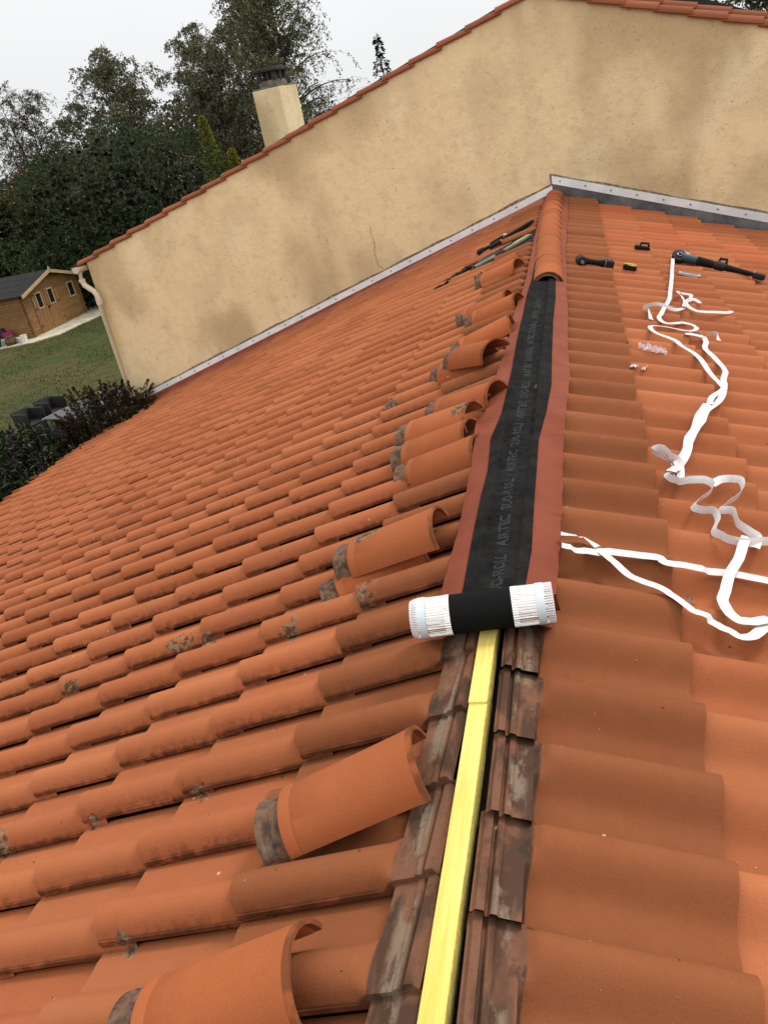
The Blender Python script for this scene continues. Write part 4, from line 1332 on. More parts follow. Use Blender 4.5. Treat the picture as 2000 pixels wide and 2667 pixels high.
b = B(); b.tube([(-25.85, 34.80, -4.95), (-25.87, 34.80, -4.80), (-25.85, 34.81, -4.60), (-25.85, 34.81, -4.55)], [.24, .28, .25, .20], 7); thing(b, "sack", M_OLIVE, "brown olive sack in front of the low white wall by the shed", "sack", True)
b = B(); b.tube([(-26.70, 34.65, -4.95), (-26.70, 34.65, -4.62)], [.30, .38], 18); r_ = thing(b, "tub", M_NAVY, "dark navy tub at the left edge below the shed", "tub")
b = B(); b.tube([(-26.70, 34.65, -4.62), (-26.70, 34.65, -4.59)], [.40, .40], 18); o = b.out("rim", M_BLACK2, None); o.parent = r_
b = B(); b.tube([(-27.75, 35.40, -4.95), (-27.65, 35.37, -4.5), (-27.45, 35.35, -4.36), (-27.05, 35.33, -4.44), (-26.75, 35.31, -4.9)], [.18, .24, .26, .24, .12], 8); thing(b, "tarp_bundle", M_DGREEN, "dark green folded tarp behind the low white wall", "tarp")
t_ = empty("toy_wheelbarrow", (-26.25, 35.35, -4.9), label="pink toy wheelbarrow with dark handles behind the low white wall", cat="toy")
def tp_(o): o.parent = t_; o.matrix_parent_inverse = Matrix.Translation((26.25, -35.35, 4.9)); return o
b = B(); b.poly([(-26.50, 35.25, -4.6), (-26.00, 35.25, -4.6), (-26.07, 35.45, -4.6), (-26.45, 35.45, -4.6)], .18, (0, 0, 1)); tp_(b.out("tray", M_PINK, None, False))
for yy in (35.25, 35.45):
    b = B(); b.tube([(-25.85, yy, -4.85), (-26.15, yy, -4.62), (-26.65, yy, -4.2)], .016, 6); tp_(b.out("handle", M_PINK))
b = B(); b.tube([(-26.50, 35.31, -4.35), (-26.50, 35.39, -4.35)], .14, 14); tp_(b.out("wheel", M_BLACK2))

# garden table with grey top, black woven chairs
gt = empty("garden_table", (-14.3, 20.4, -5), label="long grey garden table with a pale rim behind the buddleia", cat="table")
def gtp(o): o.parent = gt; o.matrix_parent_inverse = Matrix.Translation((14.3, -20.4, 5)); return o
M_GREYTOP = simple("grey_table_top", (.085, .083, .082), .55, var=.12, scale=2)
M_RIM = simple("pale_grey_rim", (.30, .29, .27), .5, var=.1)
Rt = Matrix.Rotation(math.radians(73), 3, 'Z')
tc = Vector((-13.65, 20.9, -4.45))
b = B(); b.box(tc, (2.5, 1.15, .03), Rt, .01); gtp(b.out("tabletop", M_GREYTOP))
for s_ in (-1, 1):
    b = B(); b.box(tc + Rt @ Vector((0, s_ * .585, 0)), (2.55, .03, .05), Rt); gtp(b.out("rim", M_RIM, None, False))
    for q in (-1, 1):
        b = B(); b.box(tc + Rt @ Vector((q * 1.1, s_ * .5, -.28)), (.06, .06, .54), Rt); gtp(b.out("leg", M_GREYMET, None, False))
M_WOVEN = simple("black_woven_plastic", (.018, .017, .018), .6, var=.4, scale=20, bump=.5, bscale=40)
for i_, (cx_, cy_, lb) in enumerate(((-15.1, 20.05, "black woven garden chair nearer the left edge, beyond the grey table"), (-14.95, 20.95, "black woven garden chair beside the pale rim of the grey table"))):
    c_ = empty("garden_chair", (cx_, cy_, -5), label=lb, cat="chair", group="black woven garden chairs")
    Rc = Matrix.Rotation(math.radians(-15), 3, 'Z')
    def cpp(o): o.parent = c_; o.matrix_parent_inverse = Matrix.Translation((-cx_, -cy_, 5)); return o
    b = B(); b.box((cx_, cy_, -4.56), (.6, .6, .07), Rc, .02); cpp(b.out("seat", M_WOVEN))
    b = B(); b.box(Vector((cx_, cy_, -4.36)) + Rc @ Vector((-.3, 0, 0)), (.05, .60, .42), Rc @ Matrix.Rotation(-.22, 3, 'Y'), .02); cpp(b.out("backrest", M_WOVEN))
    for s_ in (-1, 1):
        b = B(); b.box(Vector((cx_, cy_, -4.36)) + Rc @ Vector((0, s_ * .3, 0)), (.58, .05, .34), Rc, .015); cpp(b.out("armrest", M_WOVEN))
        for q in (-1, 1):
            b = B(); b.box(Vector((cx_, cy_, -4.79)) + Rc @ Vector((q * .26, s_ * .26, 0)), (.045, .045, .42), Rc); cpp(b.out("leg", M_BLACK2, None, False))

# slate roofed house behind on the right
sl = empty("slate_roofed_house", (5.5, 23, -5), label="dark slate roof of a house showing behind the upper right verge", cat="house")
def slp(o): o.parent = sl; o.matrix_parent_inverse = Matrix.Translation((-5.5, -23, 5)); return o
M_SLATE = simple("dark_slate", (.014, .015, .015), .6, var=.25, scale=6, bump=.3)
b = B(); b.poly([(1.9, 22.0, 2.70), (3.02, 21.84, 2.17), (4.36, 21.62, 1.53), (7.6, 21.1, -.02), (8.4, 26.0, -.6), (2.7, 26.8, 2.1)], .34, (0, 0, -1)); slp(b.out("roof", M_SLATE, None, False))
b = B(); b.box((5.0, 24.2, -3.2), (3.6, 3.4, 3.6)); slp(b.out("wall", M_PLASTER, None, False))
# far tiled roof glimpsed between the birches
fh = empty("far_tiled_house", (-54, 88, -5), label="distant orange tiled roof glimpsed between the birch trunks", cat="house")
def fhp(o): o.parent = fh; o.matrix_parent_inverse = Matrix.Translation((54, -88, 5)); return o
b = B(); b.box((-54, 88, -1.6), (5.5, 5, 6.8)); fhp(b.out("wall", M_PLASTER, None, False))
b = B(); b.poly([(-57.2, 85, 1.9), (-50.8, 85, 1.9), (-50.8, 88, 3.6), (-57.2, 88, 3.6)], .1, (0, 0, 1)); b.poly([(-57.2, 88, 3.6), (-50.8, 88, 3.6), (-50.8, 91, 1.9), (-57.2, 91, 1.9)], .1, (0, 0, 1))
fhp(b.out("roof", simple("far_orange_roof", (.42, .13, .05), .85, var=.2), None, False))
# overhead wires
for i_, (z, lb) in enumerate(((2.10, "topmost thin overhead wire right of the weeping birch"), (1.93, "middle thin overhead wire right of the weeping birch, carrying a small insulator"), (1.80, "lowest thin overhead wire right of the weeping birch"))):
    b = B(); b.tube([(-12, 28.0, z - .05), (-7.4, 29.0, z), (-3, 30, z + .12)], .0035, 4)
    w_o = thing(b, "overhead_wire", M_BLACK, lb, "wire", group="overhead wires")
    if i_ == 1:
        b = B(); b.tube([(-7.05, 29.05, z - .06), (-7.05, 29.05, z + .03)], .04, 8); o = b.out("insulator", M_BLACK2); o.parent = w_o

# ================================================================== BUDDLEIAS OVER THE EAVE
def buddleia(label, c, r, nst, nl, mat, seed, flower, leaf=.10):
    rs = np.random.RandomState(seed); c = np.array(c, float)
    root = empty("buddleia_bush", (c[0], c[1], -5), label=label, cat="bush", group="buddleia bushes along the eave")
    par = Matrix.Translation((-c[0], -c[1], 5))
    b = B(); segs = []
    for k in range(nst):
        az = rs.uniform(0, 2 * PI); rr = math.sqrt(rs.rand())
        e = c + np.array([math.cos(az) * r[0] * rr, math.sin(az) * r[1] * rr, r[2] * (1 - rr * rr * .7) * rs.uniform(.55, 1.05)])
        s_ = c + np.array([rs.uniform(-.3, .3) * r[0], rs.uniform(-.3, .3) * r[1], -1.9])
        mid = s_ * .45 + e * .55 + np.array([0, 0, .25])
        pts = [s_, mid, e, e + (e - mid) * .28 + np.array([0, 0, -.06])]
        b.tube(pts, [.018, .012, .006, .003], 4, cap=False); segs.append(pts)
    st = b.out("stems", M_BARKD, None, True, 80); st.parent = root; st.matrix_parent_inverse = par
    S = np.array(segs); m_ = len(S); per = max(3, nl // m_)
    ii = np.repeat(np.arange(m_), per); t = 1.0 + 1.999 * rs.rand(len(ii)) ** .75
    i0 = t.astype(int); fr = (t - i0)[:, None]
    A = S[ii, i0] * (1 - fr) + S[ii, np.minimum(i0 + 1, 3)] * fr
    dirs = S[ii, np.minimum(i0 + 1, 3)] - S[ii, i0]; dirs /= np.linalg.norm(dirs, axis=1)[:, None]
    D = dirs * .5 + rdir(rs, len(ii)) * .9 + np.array([0, 0, -.1])
    A = A + rs.randn(len(ii), 3) * .035
    foliage("leaves", [cards(A, D, rdir(rs, len(ii)) + np.array([0, 0, 1.0]), leaf * rs.uniform(.6, 1.5, len(ii)), leaf * .30)], mat, root, rs)
    # flower spikes
    VF = []
    for k in range(flower[0]):
        pts = segs[rs.randint(m_)]; e = np.array(pts[-1]); d = (e - np.array(pts[-2])); d /= np.linalg.norm(d)
        q = 90; tt = rs.rand(q)
        cur = e + d * (tt * .22)[:, None] + np.array([0, 0, -.05]) * (tt ** 2)[:, None]
        az = rdir(rs, q); P_ = cur + az * (.016 * (1 - tt * .7))[:, None]
        VF.append(cards(P_, az + d * .6, rdir(rs, q), .022, .018))
    if VF: foliage("flower_spikes", VF, flower[1], root, rs)
M_FLB = leaf_material("faded_spike", (.018, .009, .006), (.060, .030, .018))
M_FLP = leaf_material("purple_spike", (.03, .012, .035), (.10, .04, .12))
buddleia("dark brown spiked buddleia at the wall corner, over the end of the flashing", (-6.75, 10.95, -2.27), (.72, .50, .60), 90, 5200, M_LBUDB, 51, (44, M_FLB), .07)
buddleia("brown and green buddleia in front of the grey table", (-7.35, 11.0, -2.75), (.65, .85, .55), 120, 8500, M_LBUDB, 52, (30, M_FLB), .08)
buddleia("green buddleia with a few purple spikes along the middle of the eave", (-7.95, 10.0, -2.70), (.75, .95, .78), 130, 10000, M_LBUD, 53, (26, M_FLP), .09)
buddleia("dense green buddleia at the left edge of the picture beside the eave", (-8.15, 9.0, -2.6), (.8, 1.0, .85), 120, 8000, M_LBUD, 54, (16, M_FLP), .09)
buddleia("buddleia leaning in from below the left edge of the roof", (-8.1, 8.0, -2.9), (.7, .9, .75), 90, 5000, M_LBUD, 55, (8, M_FLB), .09)

# ================================================================== HOLE IN THE TILES, BITS IN IT
def onroof(sd, s, y, h): return rpv(sd, s, y, h)
b = B()
Rl = RB_[-1]
def lbox(b, s, y, h, ss, sy, sh, rz=0.0, tilt=0.0, bev=.002, sd=-1):
    b.box(onroof(sd, s, y, h), (sy, ss, sh), RB_[sd] @ Matrix.Rotation(rz, 3, 'Z') @ Matrix.Rotation(tilt, 3, 'X'), bev); return b
b = B(); b.poly([onroof(-1, s_, y_, .030) for s_, y_ in ((.06, 7.68), (.84, 7.66), (.84, 7.97), (.50, 8.16), (.06, 8.29))], .004, rp(-1, 0, 0, 1))  # added black sheet, stands in for the shade inside the hole
thing(b, "gap_shade_sheet", M_BLACK, "black sheet standing in for the shade in the long gap where tiles are lifted off the left slope", "shade sheet", False)
b = B(); lbox(b, .30, 8.01, .050, .27, .13, .02, .42, .0); thing(b, "spacer_board", M_BOARD, "pale grey green board lying in the gap of the lifted tiles", "board")
b = B(); lbox(b, .60, 7.86, .052, .20, .13, .018, .2, .0); thing(b, "slate_offcut", simple("grey_green_offcut", (.17, .19, .15), .8, var=.3), "small grey green offcut below the pale board in the gap", "offcut")
b = B(); lbox(b, .50, 7.96, .070, .34, .016, .020, .30, .0); thing(b, "roofing_lath", simple("grey_lath", (.14, .10, .07), .8, var=.3), "thin grey lath lying slantwise across the pale board", "lath")
b = B()
for q in range(8): lbox(b, .76 + .045 * q, 7.90 - .030 * q, .070 - .001 * q, .045, .15, .016, .35, .25 * (-1) ** q)
thing(b, "rubber_sheet", M_BLACK, "crumpled black rubber strip stepping down from the lower end of the gap", "sheet")
b = B(); lbox(b, .60, 8.40, .085, .24, .06, .03, .30); lbox(b, .52, 8.30, .088, .12, .08, .03, .1); lbox(b, .68, 8.44, .086, .06, .08, .035, .5)
thing(b, "black_glove", M_BLACK, "crumpled black work glove on the tiles above the gap", "glove")
b = B(); lbox(b, .30, 8.52, .088, .34, .07, .022, .55); lbox(b, .52, 8.66, .084, .18, .05, .018, .5); r_ = thing(b, "pry_bar", M_BLACK, "black flat bar lying on the tiles near the flashing, above the gap", "tool")
b = B(); lbox(b, .44, 8.61, .098, .022, .06, .010, .5); o = b.out("tape_ring", M_WHITE); o.parent = r_

# ================================================================== PAPER LINER TAPES
def catmull(pts, k=6):
    pts = [np.array(p, float) for p in pts]; P_ = [pts[0]] + pts + [pts[-1]]; out = []
    for i in range(1, len(P_) - 2):
        for j in range(k):
            t = j / k; a, b_, c, d = P_[i - 1], P_[i], P_[i + 1], P_[i + 2]
            out.append(.5 * ((2 * b_) + (-a + c) * t + (2 * a - 5 * b_ + 4 * c - d) * t * t + (-a + 3 * b_ - 3 * c + d) * t ** 3))
    out.append(pts[-1]); return out
def tile_h(y):            # approximate tile surface height at y on the right slope (humps)
    v = (Y0[1] - y) % TW
    return float(np.interp(v, [p[0] for p in PROF[3:]], [p[1] for p in PROF[3:]]))
def surf(s_, y_):
    return tile_h(y_) + TTILT * (((s_ - S0[1]) % PITCH_L) + TLEN - PITCH_L) / TLEN
def ribbon(pts, w, seed, stand=0.0, lift=0.0, name="paper_tape"):
    """flat liner tape on the right slope; stand 0 = lying flat, 1 = standing on edge"""
    rs = np.random.RandomState(seed)
    C = catmull(pts, 7); V = []; n = len(C)
    kink = rs.randn(n // 5 + 2, 2) * .0035
    C = [c_ + kink[q_ // 5] * (1 - (q_ % 5) / 5) + kink[q_ // 5 + 1] * ((q_ % 5) / 5) for q_, c_ in enumerate(C)]
    ph = rs.rand(6) * 6.28; hs = []
    for i, p in enumerate(C):
        d = C[min(i + 1, n - 1)] - C[max(i - 1, 0)]; d = d / (np.linalg.norm(d) + 1e-9)
        sidev = np.array([-d[1], d[0]])
        ease = min(1, i / 9, (n - 1 - i) / 9)
        a = stand * ease * 1.35 + .16 * math.sin(i * .23 + ph[1]) * (.3 + stand)
        if stand == 0: a = .18 * math.sin(i * .2 + ph[1])
        h0 = max(surf(p[0] + da, p[1] + db) for da in (-.05, 0, .05) for db in (-.09, -.06, -.03, -.015, 0, .015, .03, .06, .09)) + .001 + .004 * (.5 + .5 * math.sin(i * .15 + ph[2])) + lift * .7
        hs.append(h0)
    for i, p in enumerate(C):
        d = C[min(i + 1, n - 1)] - C[max(i - 1, 0)]; d = d / (np.linalg.norm(d) + 1e-9)
        sidev = np.array([-d[1], d[0]])
        ease = min(1, i / 9, (n - 1 - i) / 9)
        a = stand * ease * 1.35 + .16 * math.sin(i * .23 + ph[1]) * (.3 + stand)
        if stand == 0: a = .18 * math.sin(i * .2 + ph[1])
        h0 = max(hs[max(0, i - 2):i + 3]) * .5 + sum(hs[max(0, i - 3):i + 4]) / len(hs[max(0, i - 3):i + 4]) * .5 + .002
        ca, sa = math.cos(a), abs(math.sin(a))
        for q in (-.5, 0, .5):
            s_ = p[0] + sidev[0] * w * q * ca; y_ = p[1] + sidev[1] * w * q * ca
            h = h0 + (q + .5) * w * sa * .9 + (0.002 if q == 0 else 0)
            V.append(rp(1, s_, y_, h))
    F = []
    for i in range(n - 1):
        for j in range(2): a = i * 3 + j; F.append((a, a + 1, a + 4, a + 3))
    return V, F
def tape(paths, label, seed):
    Vs, Fs = [], []
    for (pts, w, st, lf) in paths:
        conv = [((x / CA) - 0.065 * TA, y) for x, y in pts]
        V, F = ribbon(conv, w, seed, st, lf); o_ = len(Vs); Vs += V; Fs += [tuple(k + o_ for k in f) for f in F]; seed += 1
    me = mesh("paper_tape", Vs, Fs, smooth=False)
    o = obj("paper_tape", me, M_PAPER)
    md = o.modifiers.new("thickness", 'SOLIDIFY'); md.thickness = .0006
    return sset(o, label, "tape", "white release paper tapes on the right slope")
p1 = [(0.95, 7.261), (0.899, 6.796), (0.794, 5.845), (0.748, 5.498), (0.68, 5.166), (0.656, 5.028), (0.686, 4.916), (0.759, 4.968), (0.821, 4.948), (0.838, 4.876), (0.794, 4.785), (0.714, 4.79), (0.595, 4.804), (0.615, 4.669), (0.691, 4.553), (0.718, 4.444), (0.771, 4.298), (0.797, 4.066), (0.815, 3.902), (0.82, 3.833), (0.756, 3.704), (0.726, 3.578), (0.676, 3.447), (0.636, 3.271), (0.601, 3.128), (0.574, 2.999), (0.545, 2.89), (0.501, 2.78), (0.488, 2.724), (0.511, 2.718), (0.57, 2.75), (0.614, 2.758), (0.627, 2.723), (0.607, 2.661), (0.561, 2.588), (0.549, 2.545), (0.57, 2.526), (0.6, 2.526), (0.608, 2.471), (0.59, 2.395), (0.602, 2.357), (0.644, 2.349), (0.677, 2.348), (0.749, 2.374)]
p2 = [(0.932, 4.766), (0.942, 4.842), (0.908, 4.854), (0.858, 4.726), (0.84, 4.807), (0.762, 4.735), (0.857, 4.732), (0.844, 4.559), (0.863, 4.387), (0.88, 4.226), (0.859, 4.053), (0.823, 3.834), (0.777, 3.65), (0.704, 3.463), (0.651, 3.299), (0.609, 3.15), (0.558, 2.959), (0.527, 2.873), (0.493, 2.879), (0.461, 2.917), (0.471, 2.969), (0.498, 2.944), (0.541, 2.903), (0.534, 2.754)]
p3 = [(0.624, 2.749), (0.68, 2.797), (0.72, 2.803), (0.722, 2.742), (0.686, 2.653), (0.633, 2.578), (0.622, 2.542), (0.658, 2.541), (0.667, 2.463), (0.689, 2.417), (0.704, 2.392), (0.691, 2.333)]
p4 = [(0.668, 2.376), (0.641, 2.271), (0.606, 2.159), (0.568, 2.037), (0.556, 1.974), (0.562, 1.928), (0.579, 1.902), (0.613, 1.914), (0.645, 1.946), (0.646, 1.915), (0.605, 1.865), (0.57, 1.844), (0.549, 1.87), (0.513, 1.901), (0.473, 1.908), (0.436, 1.949), (0.397, 1.983), (0.334, 2.018), (0.289, 2.08), (0.25, 2.15), (0.213, 2.184), (0.152, 2.172)]
p5 = [(0.153, 2.109), (0.208, 2.122), (0.245, 2.13), (0.295, 2.14), (0.402, 2.157), (0.428, 2.14), (0.5, 2.142), (0.591, 2.153), (0.706, 2.147)]
p6 = [(0.608, 4.974), (0.613, 5.166), (0.581, 5.197), (0.669, 5.326), (0.751, 5.26), (0.821, 5.376), (0.855, 5.603), (0.829, 5.797), (0.9, 5.819), (0.905, 5.726), (0.858, 5.582), (0.866, 5.432), (0.917, 5.362), (1.07, 5.412), (1.116, 5.488)]
p7 = [(0.852, 5.578), (0.908, 5.667), (0.946, 5.594)]

p1 = p1 + [(.95, 2.42), (1.25, 2.40)]; p5 = p5 + [(.95, 2.13), (1.3, 2.07)]
tape([(p1[:8], .026, .0, .004), (p1[7:22], .026, .0, .01), (p1[21:28], .034, .0, .012), (p1[27:], .028, 1.0, .0)], "long white paper tape starting at the cutting disc and zigzagging down the slope", 61)
tape([(p2[:6], .024, 1.0, .0), (p2[5:18], .028, .0, .006), (p2[17:], .026, 1.0, .0)], "white paper tape running beside the long one, with a small loop near its lower end", 64)
tape([(p3, .028, 1.0, .0)], "short wavy white paper tape standing on edge beside the lower knot", 67)
tape([(p4[:9], .029, .1, .016), (p4[8:20], .029, .05, .004), (p4[19:], .024, .5, .010)], "white paper tape making a sharp folded bend at the right, nearest the camera", 70)
tape([(p5, .028, .12, .0)], "straight white paper tape running right from the ridge roll to the picture edge", 73)
tape([(p6[:6], .024, 1.0, .0), (p6[5:], .024, .3, .01), (p7, .022, .6, .01)], "tangled upper white paper tape with a thin tail pointing right", 76)

# ================================================================== TOOLS ON THE RIGHT SLOPE
def rbase(x, y, h=.07):
    s = x / CA - h * TA; return rpv(1, s, y, h)
def tool_root(name, label, cat, p): return empty(name, tuple(p), label=label, cat=cat)
def attach(b, name, mat, root, smooth=True):
    o = b.out(name, mat, None, smooth); o.parent = root; o.matrix_parent_inverse = Matrix.Translation(-Vector(root.location)); return o
NR = Vector(rp(1, 0, 0, 1))
# impact driver
a = rbase(.255, 6.33, .10); c = rbase(.441, 6.362, .10)
dv = tool_root("impact_driver", "black cordless impact driver lying beside the fixed ridge tiles", "power tool", a)
ax_ = (c - a).normalized(); sd_ = NR.cross(ax_).normalized()
b = B(); b.tube([a - sd_ * .05, a - sd_ * .045, a + sd_ * .03, a + sd_ * .055, a + sd_ * .07], [.026, .035, .036, .030, .016], 16); attach(b, "motor_housing", M_BLACK2, dv)
b = B(); b.tube([a - sd_ * .075, a - sd_ * .05], [.010, .014], 10); attach(b, "chuck", M_GREYMET, dv)
b = B(); b.tube([a + ax_ * .02, a + ax_ * .06, a + ax_ * .11, a + ax_ * .15, a + ax_ * .175], [.024, .018, .017, .020, .034], 12, flat=1.1); attach(b, "grip", M_BLACK, dv)
fr = Matrix((ax_, sd_, NR)).transposed()
b = B(); b.box(a + ax_ * .20, (.06, .085, .060), fr, .008); attach(b, "battery", M_BLACK2, dv)
b = B(); b.box(a + ax_ * .20 + NR * .031, (.014, .018, .003), fr); attach(b, "battery_label", M_GREYMET, dv)
b = B(); b.box(a + ax_ * .168, (.004, .090, .064), fr, .001); attach(b, "seam", M_GREYMET, dv)
# small black case
p = rbase(.730, 7.35, .085)
fr = RB_[1]
cs = tool_root("tool_case", "small black tool case with a raised handle, farther up the right slope", "case", p)
b = B(); b.box(p, (.07, .12, .045), fr, .010); attach(b, "body", M_BLACK, cs)
b = B(); b.tube([p + fr @ Vector((0, -.02, .02)), p + fr @ Vector((0, -.015, .045)), p + fr @ Vector((0, .04, .048)), p + fr @ Vector((0, .05, .02))], .010, 8); attach(b, "handle", M_BLACK2, cs)
b = B(); b.box(p + fr @ Vector((-.037, .01, .012)), (.004, .02, .014), fr); attach(b, "latch", M_WHITE, cs)
b = B(); b.box(p + fr @ Vector((-.02, .062, .004)), (.03, .006, .03), fr); attach(b, "end_label", M_YELLOW, cs)
# yellow and black tape measure
p = rbase(.588, 6.465, .085)
tm_ = tool_root("tape_measure", "small black tape measure with a yellow ring, between the driver and the long tool", "tape measure", p)
b = B(); b.box(p, (.055, .095, .034), fr, .012); attach(b, "body", M_BLACK, tm_)
b = B(); n = 20; b.tube([p + fr @ Vector((.026 * math.cos(2 * PI * k / n), .012 + .030 * math.sin(2 * PI * k / n), .018)) for k in range(n + 1)], .0032, 6, cap=False); attach(b, "ring", M_YELLOW, tm_)
b = B(); b.tube([p + fr @ Vector((-.01, -.045, .014)), p + fr @ Vector((-.026, -.02, .019)), p + fr @ Vector((-.028, .03, .019))], .005, 6); attach(b, "strap", M_YELLOW, tm_)
b = B(); b.box(p + fr @ Vector((0, .012, .017)), (.02, .012, .003), fr, .001); attach(b, "badge", M_YELLOW, tm_)
# long grinder
g0 = rbase(.990, 7.12, .110); g1 = rbase(1.535, 6.86, .105)
gr = tool_root("long_grinder", "long black and teal power tool with a round disc guard and battery foot, upper right", "power tool", g0)
ga = (g1 - g0).normalized(); gs = NR.cross(ga).normalized(); fr2 = Matrix((ga, gs, NR)).transposed()
toC = (Vector(CAM_C) - g0).normalized(); dn_ = (toC * .6 + NR * .8).normalized()
b = B(); b.tube([g0 - dn_ * .02, g0 + dn_ * .015, g0 + dn_ * .02], [.058, .058, .050], 22); attach(b, "disc_guard", M_BLACK2, gr)
b = B(); b.tube([g0 + dn_ * .02, g0 + dn_ * .026], .024, 16); attach(b, "disc_hub", M_BLACK, gr)
b = B(); n = 18; u_ = dn_.orthogonal().normalized(); v_ = dn_.cross(u_); b.tube([g0 + dn_ * .024 + (u_ * math.cos(2 * PI * k / n) + v_ * math.sin(2 * PI * k / n)) * .018 for k in range(n + 1)], .003, 5, cap=False); attach(b, "lock_ring", M_GREYMET, gr)
b = B(); b.tube([g0 + ga * .03, g0 + ga * .07, g0 + ga * .15], [.036, .034, .032], 14); attach(b, "gear_head", M_TEAL, gr)
b = B(); b.tube([g0 + ga * .145, g0 + ga * .16, g0 + ga * .24, g0 + ga * .27], [.036, .034, .031, .028], 14); attach(b, "motor_grip", M_BLACK, gr)
b = B(); b.tube([g0 + ga * .27, g0 + ga * .29, g0 + ga * .34, g0 + ga * .36], [.026, .034, .034, .024], 12); b.tube([g0 + ga * .30 + gs * .02 + NR * .02, g0 + ga * .30 + gs * .03 + NR * .05, g0 + ga * .35 + gs * .03 + NR * .055, g0 + ga * .355 + gs * .02 + NR * .02], .012, 8); attach(b, "collar", M_TEAL2 if False else M_BLACK2, gr)
b = B(); b.tube([g0 + ga * .35, g0 + ga * .38, g0 + ga * .46, g0 + ga * .58], [.024, .025, .021, .015], 12); attach(b, "handle", M_BLACK, gr)
b = B(); b.box(g0 + ga * .615 - NR * .004, (.085, .065, .045), fr2, .012); attach(b, "battery", M_BLACK2, gr)
b = B(); b.box(g0 + ga * .580 + NR * .008, (.012, .05, .04), fr2, .003); attach(b, "battery_clip", M_GREYMET, gr)
# white flyer of paper beside the disc
b = B(); q0 = g0 + gs * .02 - ga * .0
b.poly([g0 + gs * .045 + NR * .0 - ga * .03, g0 + gs * .10 + NR * .035 - ga * .005, g0 + gs * .055 + NR * .02 + ga * .085, g0 + gs * .03 + NR * .02 + ga * .08])
o = thing(b, "paper_scrap", M_PAPER, "white folded paper scrap tucked behind the disc of the long tool", "paper", False)
# clear case
pa = rbase(.937, 6.633, .075); pb = rbase(1.076, 6.617, .075); pc_ = (pa + pb) / 2
ce = tool_root("clear_box", "flat clear plastic blade box under the long tool", "box", pc_)
ca_ = (pb - pa).normalized(); cs_ = NR.cross(ca_).normalized(); fr3 = Matrix((ca_, cs_, NR)).transposed()
b = B(); b.box(pc_, (.155, .06, .018), fr3, .003); attach(b, "case", simple("frosted_plastic", (.45, .48, .50), .25, spec=.6, var=.15, scale=20), ce)
b = B(); b.box(pc_ + NR * .0095, (.12, .035, .002), fr3); attach(b, "insert", M_GREYMET, ce)
b = B(); b.box(pc_ + ca_ * .07 - cs_ * .036 - NR * .004, (.012, .016, .012), fr3, .002); attach(b, "clip", M_BLACK, ce)
# crumpled plastic bag and shreds
def crumple(p0, p1, w, mat, name, label, cat, seed, amp=.012):
    rs = np.random.RandomState(seed); nu, nv = 16, 7; V = []
    for i in range(nu):
        for j in range(nv):
            t = i / (nu - 1); q = j / (nv - 1) - .5
            p = p0.lerp(p1, t) + Vector((0, 1, 0)) * (q * w * (.5 + .5 * math.sin(PI * t) + .2 * rs.rand())) + NR * (rs.rand() * amp + .004)
            V.append(p)
    F = [(i * nv + j, i * nv + j + 1, (i + 1) * nv + j + 1, (i + 1) * nv + j) for i in range(nu - 1) for j in range(nv - 1)]
    o = obj(name, mesh(name, V, F), mat); return sset(o, label, cat)
m = MT("thin_film", .3, .5); m.color((.62, .56, .62)); m.b.inputs['Alpha'].default_value = .55; M_FILM = m.m
crumple(rbase(.505, 4.37, .07), rbase(.635, 4.345, .07), .11, M_FILM, "plastic_film", "crumpled pinkish clear plastic film on the right slope left of the tapes", "plastic film", 81, .028)
crumple(rbase(.436, 4.09, .05), rbase(.485, 4.07, .06), .035, M_PAPER, "paper_shred", "white paper shred caught at a tile end just below the plastic film", "paper", 82)
crumple(rbase(.50, 4.07, .05), rbase(.53, 4.11, .06), .05, M_PAPER, "paper_shred", "smaller white paper shred right of the other, below the plastic film", "paper", 83)
crumple(rbase(.595, 4.10, .06), rbase(.625, 4.10, .06), .03, M_FILM, "plastic_shred", "small lilac plastic shred below the plastic film", "plastic film", 84)
# mortar chip on a loose ridge tile, dry moss on two tiles, wood splinter
def pebble(name, p, r, mat, label, cat, seed, flat=.5, n=1, spread=.02):
    rs = np.random.RandomState(seed); bm = bmesh.new()
    for k in range(n):
        g = bmesh.ops.create_icosphere(bm, subdivisions=2, radius=r * rs.uniform(.6, 1.1))
        of = Vector((rs.uniform(-1, 1) * spread, rs.uniform(-1, 1) * spread, rs.uniform(0, .3) * r)) * (k > 0)
        for v in g['verts']:
            v.co = Vector((v.co.x, v.co.y, v.co.z * flat)) * (1 + rs.uniform(-.22, .22)) + Vector(p) + of
    me = bpy.data.meshes.new(name); bm.to_mesh(me); bm.free()
    o = obj(name, me, mat); return sset(o, label, cat)
M_MOSS = simple("dry_black_moss", (.022, .017, .010), .95, var=.5, scale=60)
M_CHIP = simple("pale_mortar_chip", (.45, .40, .30), .9, var=.2)
pebble("mortar_chip", rpv(-1, .205, 5.40, .140), .018, M_CHIP, "pale mortar chip on the loose ridge tile below the ridge end", "mortar", 91, .5)
pebble("dry_plant", rbase(.77, 2.84, .035), .014, simple("dry_plant", (.16, .13, .07), .95, var=.4), "small tuft of dry moss at the end of a tile beside the wavy tape", "moss", 92, .8, 7, .022)
b = B()
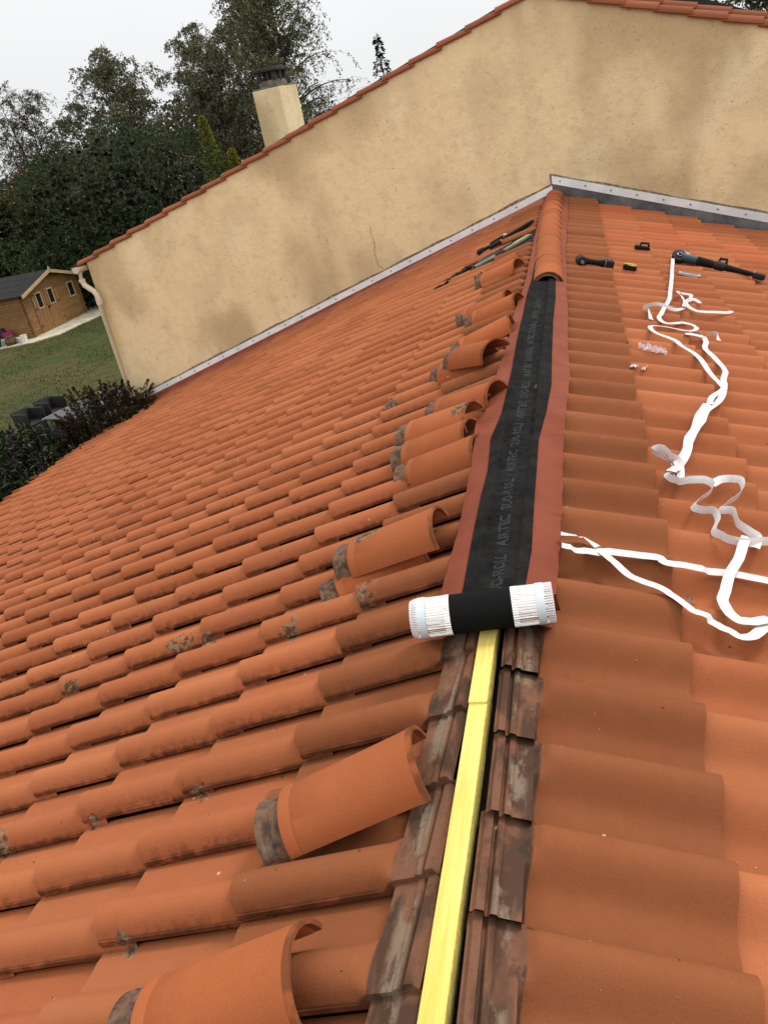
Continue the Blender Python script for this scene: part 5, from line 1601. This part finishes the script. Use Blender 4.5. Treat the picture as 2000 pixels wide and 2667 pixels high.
b.tube([rpv(1, .125, 1.62, .075), rpv(1, .155, 1.605, .072), rpv(1, .19, 1.60, .068)], [.0010, .0018, .0006], 4)
thing(b, "wood_splinter", M_COLLAR, "thin pale wood splinter on the tiles at the foot of the white roll", "splinter")
b = B()
for q in range(3): b.tube([Vector((-.09 + .01 * q, .640, .002)), Vector((-.078 + .004 * q, .635, .012)), Vector((-.085, .625 - .01 * q, .000))], [.001, .003, .001], 4)
thing(b, "dry_leaf", simple("dry_leaf", (.18, .10, .05), .9, var=.3), "curled dry leaf scrap in the gap beside the yellow batten at the bottom", "leaf")
# loose grit on the tiles: chips and seeds nobody could count
rs = np.random.RandomState(9); n = 1700; V, F = [], []
for k in range(n):
    sd = -1 if rs.rand() < .62 else 1
    s_, y_ = rs.uniform(.15, 3.0 if sd < 0 else 1.3), rs.uniform(.6, 6.5)
    if rs.rand() < .2: s_, y_ = 1.7 + rs.randn() * .35, 7.4 + rs.randn() * .5; sd = -1
    v = ((y_ - Y0[-1]) if sd < 0 else (Y0[1] - y_)) % TW
    h = float(np.interp(v, [p[0] for p in PROF[3:]], [p[1] for p in PROF[3:]])) + TTILT * (((s_ - S0[sd]) % PITCH_L + .085) / TLEN) + .001
    p = np.array(rp(sd, s_, y_, h)); r = rs.uniform(.0010, .0026) * (1.6 if y_ > 5 else 1)
    a = rs.rand(3, 3) - .5; o_ = len(V)
    V += [p + np.array([r, 0, 0]) * (1 + a[0, 0]), p + np.array([-r * .6, r, 0]) * (1 + a[1, 0]), p + np.array([-r * .5, -r, 0]) * (1 + a[2, 0]), p + np.array([0, 0, r * .9])]
    F += [(o_, o_ + 1, o_ + 3), (o_ + 1, o_ + 2, o_ + 3), (o_ + 2, o_, o_ + 3)]
m = MT("grit", .9); m.color(m.mix(m.rng(m.noise(11), .45, .55), (.05, .03, .015), (.60, .45, .28))); 
o = obj("tile_grit", mesh("tile_grit", V, F), m.m); o['kind'] = 'stuff'; sset(o, "pale and dark grit scattered on the tiles", "grit")
